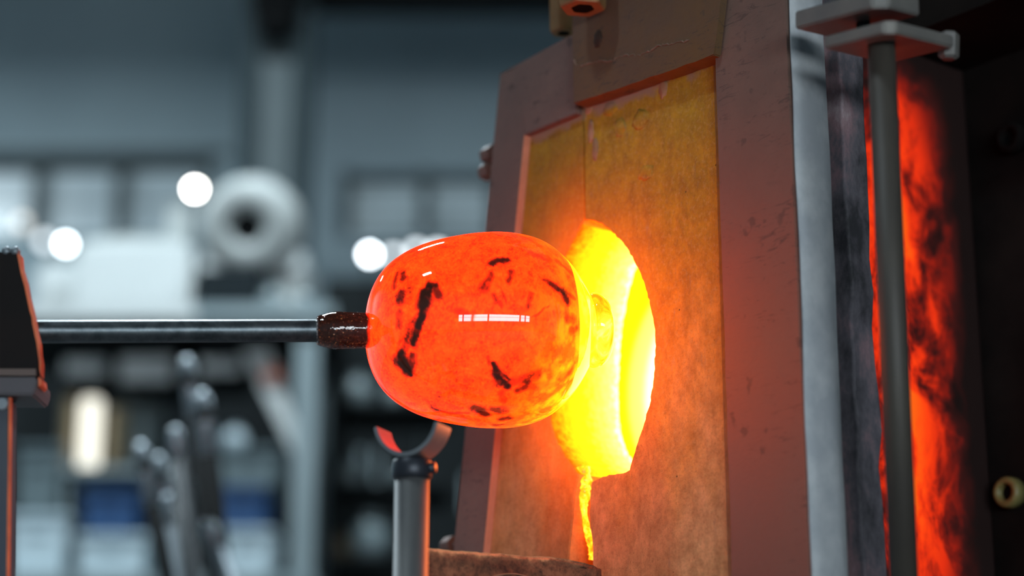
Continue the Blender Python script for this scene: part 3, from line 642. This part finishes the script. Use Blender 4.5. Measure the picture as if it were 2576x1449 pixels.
fin_fur(sweep(pp, [max(0.001, k) for k in rr_], 12), 'molten_drip', M_drip, t2, smooth=True, label='glowing yellow molten drip in the seam')

# ---- ledge and fire brick
bl = P(1068, 1381, 1.772); br = P(1500, 1408, 1.853)
ux = Vector((br - bl)); ux.z = 0; L = ux.length; ux.normalize(); uy = Vector((-ux.y, ux.x, 0))
zt_ = float(bl[2] + br[2]) / 2
BR = Matrix(((ux.x, uy.x, 0, bl[0]), (ux.y, uy.y, 0, bl[1]), (0, 0, 1, zt_ - 0.066), (0, 0, 0, 1)))
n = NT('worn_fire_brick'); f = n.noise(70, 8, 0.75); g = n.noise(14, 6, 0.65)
lit_rim = n.ramp(n.math('ADD', n.xyz()[2], n.math('MULTIPLY', n.math('SUBTRACT', n.noise(38, 7, 0.7), 0.5), 0.03)), [(0.0622, (0, 0, 0)), (0.0645, (1, 1, 1))])  # orange furnace light painted into the colour of the top edge
n.set(base=n.mix(lit_rim, n.mix(n.ramp(f, [(0.42, (0, 0, 0)), (0.64, (1, 1, 1))]), n.ramp(g, [(0.35, (0.20, 0.075, 0.04)), (0.65, (0.40, 0.18, 0.10))]), (0.06, 0.032, 0.025)), (0.85, 0.44, 0.22)), rough=0.9, spec=0.2).bump(n.math('ADD', f, g), 0.8, 0.004); M_brick = n.m
tb = thing('fire_brick', 'worn chipped fire brick lying in front of the door seam', 'brick', BR)
LB = L + 0.018
bm = box(0, LB, 0, 0.05, 0, 0.066)
bmesh.ops.subdivide_edges(bm, edges=bm.edges, cuts=40, use_grid_fill=True)
for v in bm.verts:
    x, y, z = v.co
    if x > LB - 0.03 and y < 0.03:                                            # rounded front corner
        qx, qy = x - (LB - 0.03), 0.03 - y; m_ = max(qx, qy); l_ = math.hypot(qx, qy)
        if l_ > 1e-6: v.co.x = LB - 0.03 + qx * m_ / l_; v.co.y = 0.03 - qy * m_ / l_
    k = mnoise.noise(Vector((x * 45, y * 45, z * 45))); k2 = mnoise.noise(Vector((x * 150, y * 150, z * 150)))
    edge = (z > 0.0645) and (y < 0.0012)
    v.co += Vector((0.0, -0.0012 * k - 0.0006 * k2, 0.001 * k + 0.0006 * k2))
    if edge: v.co.z -= abs(0.0045 * k) + 0.001; v.co.y += abs(0.003 * k) + 0.0025
    if z > 0.06: v.co.z -= max(0, (x - LB * 0.72)) * 0.12
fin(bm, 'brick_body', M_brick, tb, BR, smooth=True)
bm = sweep([(0.055 + 0.004 * i, -0.0012, 0.040 + 0.012 * math.sin(i / 14.0 * 2.2) - 0.0004 * i) for i in range(22)], 0.0006, 6)
fin(bm, 'pale_scuff', M_crust, tb, BR, smooth=True)
LZ = zt_ - 0.066
tl = thing('brick_ledge', 'sooty steel ledge under the fire brick', 'ledge', Matrix.Translation((bl[0], bl[1], 0)))
fin(box(-0.02, LB + 0.005, -0.02, 0.052, -0.012, 0), 'ledge_plate', M_soot, tb if False else tl, BR)
for x in (0.0, LB - 0.03): fin(box(x, x + 0.03, 0.04, 0.07, -LZ, -0.012), 'leg', M_soot, tl, BR)

# ---- guide rod and clamp plates at the right
tr = thing('guide_rod', 'upright olive grey guide rod with two clamp plates at its head', 'rod', Matrix.Translation(Vector((P(2248, 1449, 1.66)[0], P(2248, 1449, 1.66)[1], 0))))
rp = P(2219, 160, 1.70); rq = P(2274, 1449, 1.655)
dd = (rq - rp); zf = Z0 + V0 - 0.01; foot = rp + dd * ((rp[2] - zf) / (rp[2] - rq[2]))
rr0 = 0.0118
lf = FUR.inverted() @ Vector(foot)
fin(box(lf.x - 0.025, lf.x + 0.025, lf.y - 0.022, 0.0995, V0 - 0.032, V0 - 0.0102), 'foot_bracket', M_rod, tr, FUR)
M2 = Matrix.Translation(Vector(rp)) @ Matrix.Rotation(math.atan2(TU[1], TU[0]), 4, 'Z') @ Matrix.Rotation(math.radians(8), 4, Vector((0.629, 0.777, 0)))
fin(tube(foot, rp + (rp - rq) / np.linalg.norm(dd) * 0.0158, rr0, n=32), 'rod_shaft', M_rod, tr, smooth=True)
TM[tr.name] = TM[tr.name]
def plate(u0, u1, d0, d1, z0, z1, name, m, ch=0.008):
    pts = [(u0, d0), (u1 - ch, d0), (u1, d0 + ch), (u1, d1), (u0, d1)]
    return fin(prism(pts, z0, z1, axis='z'), name, m, tr, M2, bevel=0.0015)
plate(-0.040, 0.034, -0.029, 0.055, 0.016, 0.027, 'lower_clamp_plate', M_clamp, 0.007)
plate(-0.072, 0.026, -0.030, 0.02, 0.040, 0.056, 'upper_clamp_plate', M_clamp, 0.010)
fin(lathe([(0, 0.006), (0.1, 0.009), (0.9, 0.009), (1, 0.007)], (0.020, 0.064, 0.010), (0.020, 0.066, 0.034), 6), 'clamp_nut', M_clamp, tr, M2)
fin(tube((-0.02, 0.0, 0.027), (-0.02, 0.0, 0.040), 0.006, n=12), 'spacer', M_black, tr, M2)

# ---- yoke stand
dY = 1.70
pt = P(1036, 1195, dY); base = Vector((pt[0], pt[1], 0)); zc = float(pt[2])
M_stand = simple('weathered_stand_steel', (0.15, 0.155, 0.155), (0.08, 0.085, 0.09), 26, 0.5, metal=0.3, stretch=(1, 1, 0.3))
M_collar = simple('blued_collar', (0.025, 0.03, 0.04), (0.04, 0.045, 0.06), 20, 0.4, metal=0.4)
M_yoke = simple('yoke_steel', (0.22, 0.24, 0.26), (0.15, 0.17, 0.19), 40, 0.35, metal=0.4)
ty = thing('yoke_stand', 'upright steel stand with a small open yoke under the glowing glass', 'stand', Matrix.Translation(base))
px2m = dY / FPX
fin(tube(base + Vector((0, 0, 0.012)), (base.x, base.y, zc - 0.002), 44 * px2m, n=32), 'post', M_stand, ty, smooth=True)
fin(lathe([(0, 46 * px2m), (0.12, 51 * px2m), (0.85, 51 * px2m), (1, 44 * px2m)], (base.x, base.y, zc - 0.004), (base.x, base.y, zc + 0.0135), 32), 'collar', M_collar, ty, smooth=True)
kd = Vector((0.93, -0.36, 0))
fin(tube(base + Vector((0, 0, zc + 0.005)) + kd * 0.014, base + Vector((0, 0, zc + 0.005)) + kd * 0.0215, 0.0048, n=16), 'set_screw', M_collar, ty, smooth=True)
fin(lathe([(0, 0.058), (1, 0.054)], (base.x, base.y, 0), (base.x, base.y, 0.012), 40), 'foot_plate', M_stand, ty)
yr = Matrix.Translation(Vector((base.x, base.y, zc + 0.0135))) @ Matrix.Rotation(math.radians(-22), 4, 'Z')
R_, wd, tk = 0.0275, 0.030, 0.0035
bm = bmesh.new(); prev = None; NA = 28; angs = np.linspace(math.radians(-168), math.radians(-12), NA)
for a_ in angs:
    c_, s_ = math.cos(a_), math.sin(a_); ring_ = []
    for rr2, yy in ((R_, -wd / 2), (R_ + tk, -wd / 2), (R_ + tk, wd / 2), (R_, wd / 2)):
        ring_.append(bm.verts.new((rr2 * c_, yy, R_ + tk + rr2 * s_ * 1.12 + 0.12 * (R_ + tk))))
    if prev:
        for k in range(4): bm.faces.new((prev[k], prev[(k + 1) % 4], ring_[(k + 1) % 4], ring_[k]))
    else: bm.faces.new(ring_)
    prev = ring_
bm.faces.new(prev[::-1])
fin(bm, 'yoke', M_yoke, ty, yr, smooth=False, bevel=0.0006)

# ---- pipe rest at the left edge
dP = 1.735
M_rest = simple('scorched_plate', (0.008, 0.006, 0.006), (0.018, 0.009, 0.008), 6, 0.6, metal=0.0, spec=0.15)
M_post = simple('blue_grey_post', (0.035, 0.045, 0.07), (0.05, 0.06, 0.08), 8, 0.5)
q = P(-90, 1000, dP); tpz = Matrix.Translation((float(q[0]), float(q[1]), 0))
tp = thing('pipe_rest', 'dark scorched steel pipe rest whose edge glows red in the furnace light', 'pipe rest', tpz)
Yp = float(P(50, 800, dP)[1])
def pz2(px, py): c = at(px, py, Yp); return (float(c[0]), float(c[2]))
outline = [(-190, 636), (42, 632), (46, 650), (55, 700), (66, 752), (78, 800), (90, 858), (95, 905), (97, 948), (-190, 948)]
fin(prism([pz2(*k) for k in outline], Yp, Yp + 0.011), 'cheek_plate', M_rest, tp, bevel=0.0012)
fin(prism([pz2(*k) for k in ((-190, 950), (94, 950), (96, 972), (86, 996), (-190, 996))], Yp - 0.004, Yp + 0.05), 'lower_rail', simple('mauve_rail', (0.085, 0.075, 0.085), rough=0.45), tp, bevel=0.0015)
fin(prism([pz2(*k) for k in ((-190, 930), (92, 930), (93, 947), (-190, 947))], Yp - 0.0035, Yp - 0.0002), 'highlight_strip', simple('brown_strip', (0.12, 0.08, 0.07), rough=0.5), tp)  # lighter strip standing in for the highlight low on the plate
M_rim = simple('red_lit_edge', (0.80, 0.18, 0.06), (0.55, 0.11, 0.04), 40, 0.6, bump=0.4)  # red furnace light painted into the colour of the edge strips
ro = [(44, 640), (50, 672), (58, 706), (66, 742), (72, 768), (80, 800), (86, 832), (92, 862), (95, 888), (99, 910), (98, 946)]
fin(prism([pz2(*k) for k in rough(ro, 14, 1.6, False, 31)] + [pz2(x + 5.5 + 1.5 * math.sin(y * .11), y) for x, y in ro[::-1]], Yp - 0.001, Yp + 0.012), 'lit_edge_strip', M_rim, tp, label='rim coloured red as lit by the furnace')
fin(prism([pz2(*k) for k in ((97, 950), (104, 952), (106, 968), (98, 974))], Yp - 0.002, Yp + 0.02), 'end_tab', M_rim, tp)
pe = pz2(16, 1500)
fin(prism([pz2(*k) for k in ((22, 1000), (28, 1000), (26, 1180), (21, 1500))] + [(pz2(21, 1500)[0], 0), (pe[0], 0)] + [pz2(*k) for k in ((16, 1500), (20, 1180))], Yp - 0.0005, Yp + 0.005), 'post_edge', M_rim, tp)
x0_, zz_ = pz2(-190, 998); x1_, _ = pz2(15, 998)
fin(prism([(x0_, 0), (x0_, zz_)] + [pz2(*k) for k in ((21.8, 998), (19.8, 1180), (15.8, 1500))] + [(pz2(15.8, 1500)[0], 0)], Yp, Yp + 0.03), 'post', M_post, tp, bevel=0.0015)
bx_, bz_ = pz2(8, 1018); fin(tube((bx_, Yp - 0.004, bz_), (bx_, Yp + 0.0, bz_), 0.005, n=16), 'bolt', M_shiny, tp)
rb = A0P = P(30, 834.6, 1.86 - 1210 * 3.713e-4 * math.tan(math.radians(12))); rzz = float(rb[2]) - 0.0105 * 0.98 - 0.0084
fin(tube((rb[0], Yp + 0.0112, rzz), (rb[0], Yp + 0.055, rzz), 0.008, n=20), 'roller', M_steel, tp, smooth=True)
for px in (14, 36):
    sx, sz = pz2(px, 628); fin(lathe([(0, 0.0045), (0.6, 0.0045), (1, 0.002)], (sx, Yp + 0.004, sz - 0.004), (sx, Yp + 0.004, sz + 0.004), 12), 'rivet', M_shiny, tp, smooth=True)

# ------------------------------------------------------------------ pipe and hot glass
A = P(1240, 830, 1.86); B = P(100, 834.5, 1.86 - 1140 * 3.713e-4 * math.tan(math.radians(12)))
EX = (A - B) / np.linalg.norm(A - B)
def s_of(px):
    k = (px - 1288) / FPX; a0 = (A - CAM) @ RT - k * ((A - CAM) @ FW); b0 = EX @ RT - k * (EX @ FW); return -a0 / b0
def dep(s): return float((A + EX * s - CAM) @ FW)
E1 = -FW - EX * (-FW @ EX); E1 /= np.linalg.norm(E1)          # towards the camera
E2 = np.cross(EX, E1); E2 = E2 if E2[2] > 0 else -E2             # upwards
def catmull(pts, n):
    pts = np.array(pts, float); out = []
    P_ = np.vstack([2 * pts[0] - pts[1], pts, 2 * pts[-1] - pts[-2]])
    d = np.linalg.norm(np.diff(pts, axis=0), axis=1); tot = d.sum()
    for i in range(len(pts) - 1):
        k = max(2, int(round(n * d[i] / tot))); t_ = np.linspace(0, 1, k, endpoint=False)[:, None]
        p0, p1, p2, p3 = P_[i:i + 4]
        out.append(0.5 * ((2 * p1) + (-p0 + p2) * t_ + (2 * p0 - 5 * p1 + 4 * p2 - p3) * t_ ** 2 + (-p0 + 3 * p1 - 3 * p2 + p3) * t_ ** 3))
    out.append(pts[-1:]); return np.vstack(out)
def revolve(name, prof_px, n_ax, n_ang, m, parent, attrs=None, label=None, wob=0.0):
    pr = catmull(prof_px, n_ax); pr[:, 1] = np.maximum(pr[:, 1], 0.0)
    s = np.array([s_of(x) for x in pr[:, 0]]); r = pr[:, 1] * np.array([dep(k) for k in s]) / FPX
    ang = np.linspace(0, 2 * np.pi, n_ang, endpoint=False)
    S_, PH = np.meshgrid(s, ang, indexing='ij'); RR = np.repeat(r[:, None], n_ang, 1)
    if wob: RR = RR * (1 + wob * (np.sin(3 * PH + S_ * 60) * 0.5 + np.sin(2 * PH - S_ * 35 + 1)))
    co = A + S_[..., None] * EX + RR[..., None] * (np.cos(PH)[..., None] * E1 + np.sin(PH)[..., None] * E2)
    off = np.array(TM[parent.name].translation); v = (co - off).reshape(-1, 3); na = len(s)
    i = np.arange(na - 1)[:, None]; j = np.arange(n_ang)[None, :]; j2 = (j + 1) % n_ang
    quads = np.stack([i * n_ang + j, i * n_ang + j2, (i + 1) * n_ang + j2, (i + 1) * n_ang + j], -1).reshape(-1, 4)
    me = bpy.data.meshes.new(name); nq = len(quads)
    me.vertices.add(len(v)); me.vertices.foreach_set('co', v.astype(np.float32).ravel())
    me.loops.add(nq * 4); me.loops.foreach_set('vertex_index', quads.astype(np.int32).ravel())
    me.polygons.add(nq); me.polygons.foreach_set('loop_start', np.arange(0, nq * 4, 4, dtype=np.int32))
    me.polygons.foreach_set('use_smooth', np.ones(nq, bool)); me.update(calc_edges=True); me.validate()
    for an, fn in (attrs or {}).items():
        at_ = me.attributes.new(an, 'FLOAT', 'POINT'); at_.data.foreach_set('value', fn(S_, PH, RR, co).astype(np.float32).ravel())
    me.materials.append(m); o = bpy.data.objects.new(name, me); COL.objects.link(o); o.parent = parent
    if label: o['label'] = label
    return o

tpipe = thing('punty_pipe', 'long dark steel pipe holding the glowing glass, through the scorched rest', 'pipe', Matrix.Translation(Vector(A + EX * s_of(0))))
n = NT('blackened_pipe'); f = n.noise(90, 6, 0.7); g = n.noise(14, 3)
n.set(base=n.ramp(f, [(0.35, (0.06, 0.075, 0.085)), (0.7, (0.14, 0.165, 0.18))]), metal=0.85, rough=n.math('MULTIPLY_ADD', f, 0.2, 0.28)).bump(f, 0.12, 0.001); M_pipe = n.m
revolve('shaft', [(-420, 0.1), (-420, 29.5), (0, 29.2), (400, 29), (700, 28.7), (800, 28.5), (812, 28), (822, 24)], 60, 64, M_pipe, tpipe)
n = NT('scale_ring'); f = n.noise(420, 4, 0.8)
n.set(base=n.ramp(f, [(0.4, (0.03, 0.03, 0.03)), (0.62, (0.55, 0.56, 0.57))]), rough=0.3, metal=0.4).bump(f, 1.0, 0.002)
revolve('scaled_end', [(792, 28.0), (797, 29.6), (806, 30.4), (815, 31.5), (821, 28)], 14, 64, n.m, tpipe, label='pipe end with pale flaking scale', wob=0.015)

tg = thing('hot_glass', 'glowing orange glass bubble with dark streaks on the end of the pipe', 'glass', Matrix.Translation(Vector(A)))
# -- bubble
PROF = [(925, 44), (925.5, 52), (927.5, 66), (932, 86), (939, 106), (949, 127), (962, 147), (980, 167), (1002, 185), (1032, 203), (1065, 217), (1105, 229), (1150, 238), (1195, 244.5), (1240, 247), (1280, 245.5), (1318, 239), (1350, 229), (1378, 214), (1402, 195), (1412, 185.5)]
def prof_r(px): return np.interp(px, [k[0] for k in PROF], [k[1] for k in PROF])
def surf(px, py):
    """point of the bubble's near side seen at a pixel of the photograph"""
    p = px
    for _ in range(6):
        r = float(prof_r(p)); h = np.clip((830 - py) / r, -0.985, 0.985); fr = math.sqrt(1 - h * h) * r
        p = px - fr * math.sin(math.radians(12)) * 0.97
    s = s_of(p); rm = r * dep(s) / FPX; return A + EX * s + rm * (math.sqrt(1 - h * h) * E1 + h * E2)
STROKES = [  # (points with pixel radius, darkness)
    ([(1084, 722, 7), (1078, 748, 10), (1068, 785, 8), (1056, 822, 6), (1046, 858, 4)], 1.0), ([(1084, 716, 6), (1098, 718, 6)], .75), ([(1100, 724, 7), (1107, 742, 7)], .6),
    ([(1014, 880, 7), (1018, 905, 14), (1028, 920, 12), (1038, 936, 4)], 1.0), ([(1066, 770, 3), (1040, 812, 4), (1028, 850, 4), (1016, 880, 5)], .42), ([(1072, 735, 9), (1068, 765, 10)], .9), ([(1044, 888, 6), (1040, 908, 8)], .62), ([(1050, 815, 6), (1046, 858, 7)], .5),
    ([(1004, 688, 4), (999, 706, 5), (998, 724, 4)], .5), ([(1018, 688, 5), (1018, 700, 7)], .62), ([(1014, 738, 8), (1013, 756, 8)], .6), ([(1012, 782, 5), (1010, 812, 6)], .42),
    ([(1036, 860, 5), (1008, 900, 3)], .3), ([(1237, 664, 7), (1252, 658, 7), (1272, 658, 6)], .72), ([(1234, 688, 5), (1229, 704, 6), (1217, 724, 8)], .5), ([(1284, 684, 4), (1276, 710, 5)], .5),
    ([(1240, 742, 4), (1258, 768, 4)], .42), ([(1156, 780, 6), (1172, 790, 8)], .42), ([(1330, 738, 4), (1322, 770, 4)], .4), ([(1362, 706, 3), (1384, 718, 6), (1404, 734, 7), (1418, 756, 7)], .62),
    ([(1405, 730, 4), (1436, 750, 4)], .35), ([(1240, 905, 4), (1248, 930, 7), (1256, 952, 8)], .78), ([(1260, 945, 4), (1274, 962, 7)], .7), ([(1262, 930, 3), (1280, 946, 3)], .6),
    ([(1262, 955, 6), (1290, 950, 8), (1318, 945, 9), (1342, 936, 9)], .36), ([(1298, 972, 6), (1318, 964, 7), (1326, 950, 5)], .52), ([(1190, 1016, 8), (1206, 1022, 11), (1222, 1034, 8)], .62),
    ([(1238, 1020, 7), (1258, 1022, 10)], .52), ([(1262, 1046, 7), (1278, 1044, 7)], .62), ([(1245, 1064, 6), (1262, 1062, 4)], .45), ([(952, 945, 3), (972, 990, 5), (1010, 1026, 4), (1070, 1048, 4)], .36),
    ([(1090, 1020, 4), (1130, 1032, 4), (1180, 1030, 3)], .34), ([(1010, 860, 3), (1064, 790, 2)], .3), ([(1420, 800, 7), (1432, 802, 8)], .36), ([(1428, 826, 7), (1440, 822, 5)], .36),
    ([(1225, 690, 1.6), (1262, 735, 1.6), (1270, 760, 1.6)], .4), ([(1300, 800, 1.5), (1340, 790, 1.5), (1372, 768, 1.5)], .35), ([(1330, 640, 6), (1372, 655, 8)], .28), ([(1395, 660, 5), (1432, 690, 6)], .3),
    ([(1230, 905, 3), (1226, 890, 3)], .45), ([(1260, 975, 5), (1265, 1000, 5)], .35), ([(1405, 940, 9), (1425, 930, 9)], .28), ([(1340, 960, 8), (1390, 958, 7)], .2)]
STR3 = []
for pts, dk in STROKES:
    STR3.append(([(surf(x, y), r * 1.12 * 1.86 / FPX) for x, y, r in pts], min(1.0, dk * 1.08)))
def vnoise(co, f, seed):
    """cheap smooth pseudo noise on arrays"""
    x, y, z = [co[..., i] * f + seed * (1.7 + i) for i in range(3)]
    return (np.sin(x + 1.3 * np.sin(y * 1.1 + z * .7)) + np.sin(y * 1.3 + 1.7 * np.sin(z * .9 + x * .5)) + np.sin(z * 1.1 + 1.5 * np.sin(x * 1.2 + y * .6))) / 3
def dark_fn(S_, PH, RR, co):
    out = np.zeros(S_.shape); sh = co.shape
    wv = np.stack([vnoise(co, 420, 1), vnoise(co, 420, 2), vnoise(co, 420, 3)], -1) * 0.0010 + np.stack([vnoise(co, 1300, 4), vnoise(co, 1300, 5), vnoise(co, 1300, 6)], -1) * 0.0004
    cw = co + wv
    for pts, dk in STR3:
        for (a, ra), (b, rb) in zip(pts, pts[1:]):
            lo = np.minimum(a, b) - 4 * max(ra, rb); hi = np.maximum(a, b) + 4 * max(ra, rb)
            msk = np.all((co > lo) & (co < hi), axis=-1)
            if not msk.any(): continue
            c = cw[msk]; ab = b - a; tt = np.clip(((c - a) @ ab) / (ab @ ab + 1e-12), 0, 1)
            d = np.linalg.norm(c - a - tt[:, None] * ab, axis=1) / (ra + (rb - ra) * tt)
            out[msk] = np.maximum(out[msk], dk * np.clip((2.0 - d) / 1.3, 0, 1) * np.clip(0.97 + 0.35 * vnoise(c, 480, 9), 0.5, 1))
    return out
S1, S2 = s_of(1250), s_of(1395)
def hot_glow_fn(S_, PH, RR, co):  # hotter end, plus reflected furnace glow painted in as yellow at lower right
    ax = np.clip((S_ - S1) / (S2 - S1), 0, 1); low = 0.5 - 0.5 * np.sin(PH)
    base_ = ax ** 1.4 * (0.16 + 0.84 * np.clip((low - 0.25) * 1.6, 0, 1))
    return np.clip(1.25 * base_ + 0.16 * np.clip(low - 0.75, 0, 1) * 4 * np.clip((S_ - s_of(1100)) / 0.06, 0, 1), 0, 1)
n = NT('glowing_glass'); dk = n.attr('dark'); ht = n.attr('hot')
st = n.mapping((1, 1, 1), rot=(0, 0.5, 0))
fine = n.noise(420, 5, 0.7, n.mapping((1.0, 1.0, 0.6), rot=(0, 0.5, 0)), 1.5); mid = n.noise(42, 6, 0.6, None, 1.2); big = n.noise(14, 3)
patch = n.ramp(n.noise(75, 5, 0.6, n.mapping((1, 1, 0.6))), [(0.42, (0, 0, 0)), (0.62, (1, 1, 1))])
hotf = n.math('MULTIPLY', ht, n.math('MULTIPLY_ADD', patch, 0.9, 0.2), clamp=True)
sp = n.math('ADD', n.math('MULTIPLY', n.math('SUBTRACT', fine, 0.5), 1.1), n.math('MULTIPLY_ADD', n.math('SUBTRACT', mid, 0.5), 0.7, 0.5))
colr = n.ramp(sp, [(0.27, (0.40, 0.014, 0.004)), (0.36, (0.72, 0.034, 0.005)), (0.43, (2.6, 0.056, 0.004)), (0.5, (4.4, 0.080, 0.004)), (0.62, (5, 0.105, 0.006)), (0.78, (5, 0.18, 0.008))])
colr = n.mix(hotf, colr, (6, 0.85, 0.006))
veil = n.ramp(n.noise(110, 5, 0.7, n.mapping((1, 1, 0.8)), 2.0), [(0.60, (0, 0, 0)), (0.70, (1, 1, 1))])
dkk = n.math('MAXIMUM', dk, n.math('MULTIPLY', veil, 0.2))
keep = n.math('POWER', n.math('SUBTRACT', 1.0, dkk, clamp=True), 3.0, clamp=True)
em = n.mix(keep, (0.02, 0.006, 0.004), colr)
n.set(base=(0.02, 0.006, 0.004), rough=0.03, spec=0.5, emit=em, estr=1.0)
M_hot = n.m; M_hot.cycles.emission_sampling = 'FRONT'
revolve('bubble', PROF, 360, 620, M_hot, tg, {'dark': dark_fn, 'hot': hot_glow_fn}, 'orange glowing bubble with dark streaks')
n = NT('yellow_hot_glass'); f = n.noise(30, 4); X, Y, Z = n.xyz()
n.set(base=(0.05, 0.03, 0.01), rough=0.02, emit=n.ramp(f, [(0.35, (6, 0.95, 0.003)), (0.55, (7, 1.05, 0.012)), (0.7, (8, 1.5, 0.10))]), estr=1.0); M_tip = n.m  # end and knob: hot glass, with refracted furnace glow painted into the emission
revolve('hot_cap', [(1412, 185.5), (1424, 172.5), (1436, 158), (1448, 141), (1460, 122), (1472, 101), (1483, 78), (1491, 52), (1496, 25), (1497, 0.0)], 60, 200, M_tip, tg, label='yellow hot rounded end')
n = NT('yellow_hot_knob'); f = n.noise(60, 5, 0.6, n.mapping((1, 1, 0.5)), 1.0)
n.set(base=(0.05, 0.03, 0.01), rough=0.05, emit=n.ramp(f, [(0.34, (4.5, 0.42, 0.001)), (0.45, (6, 0.82, 0.004)), (0.6, (7, 1.1, 0.05)), (0.72, (8, 2.0, 0.3))]), estr=1.0)
revolve('hot_knob', [(1474, 78), (1483, 90), (1495, 93), (1508, 90), (1519, 82), (1528, 68), (1534, 47), (1537, 22), (1538, 0.0)], 40, 160, n.m, tg, label='yellow knob at the far end', wob=0.03)
# -- neck between pipe and bubble
n = NT('dark_neck_glass'); ax = n.attr('axial'); f = n.noise(330, 4, 0.7); g = n.noise(60, 6, 0.7)
spk = n.ramp(n.noise(520, 2, 0.5), [(0.66, (0, 0, 0)), (0.74, (1, 1, 1))])
dkc = n.ramp(f, [(0.35, (0.001, 0.0005, 0.0005)), (0.54, (0.011, 0.003, 0.002)), (0.7, (0.06, 0.012, 0.005))])
dkc = n.mix(n.math('MULTIPLY', spk, 0.55), dkc, (0.5, 0.18, 0.06))
warm = n.ramp(n.math('ADD', ax, n.math('MULTIPLY', n.math('SUBTRACT', g, 0.5), 0.10)), [(0.70, (0, 0, 0)), (0.80, (1, 1, 1))])
glow = n.ramp(g, [(0.34, (0.15, 0.02, 0.01)), (0.42, (3.0, 0.03, 0.001)), (0.6, (3.6, 0.075, 0.002))])
n.set(base=(0.02, 0.008, 0.005), rough=0.04, spec=0.6, emit=n.mix(warm, dkc, glow), estr=1.0)
n.bump(n.math('ADD', n.math('MULTIPLY', n.noise(110, 3), n.math('MULTIPLY_ADD', warm, 3.0, 1.0)), n.math('MULTIPLY', spk, 0.3)), 0.3, 0.002); M_neck = n.m
NP = [(796, 30), (798, 35), (804, 38.5), (816, 42), (830, 45.5), (840, 47), (850, 47.5), (880, 46.5), (910, 45), (925, 44.5), (938, 45.5), (950, 46.5), (962, 45.5), (970, 40)]
sa, sb = s_of(796), s_of(970)
revolve('neck', NP, 120, 160, M_neck, tg, {'axial': lambda S_, PH, RR, co: (S_ - sa) / (sb - sa)}, 'dark speckled glass neck', wob=0.012)
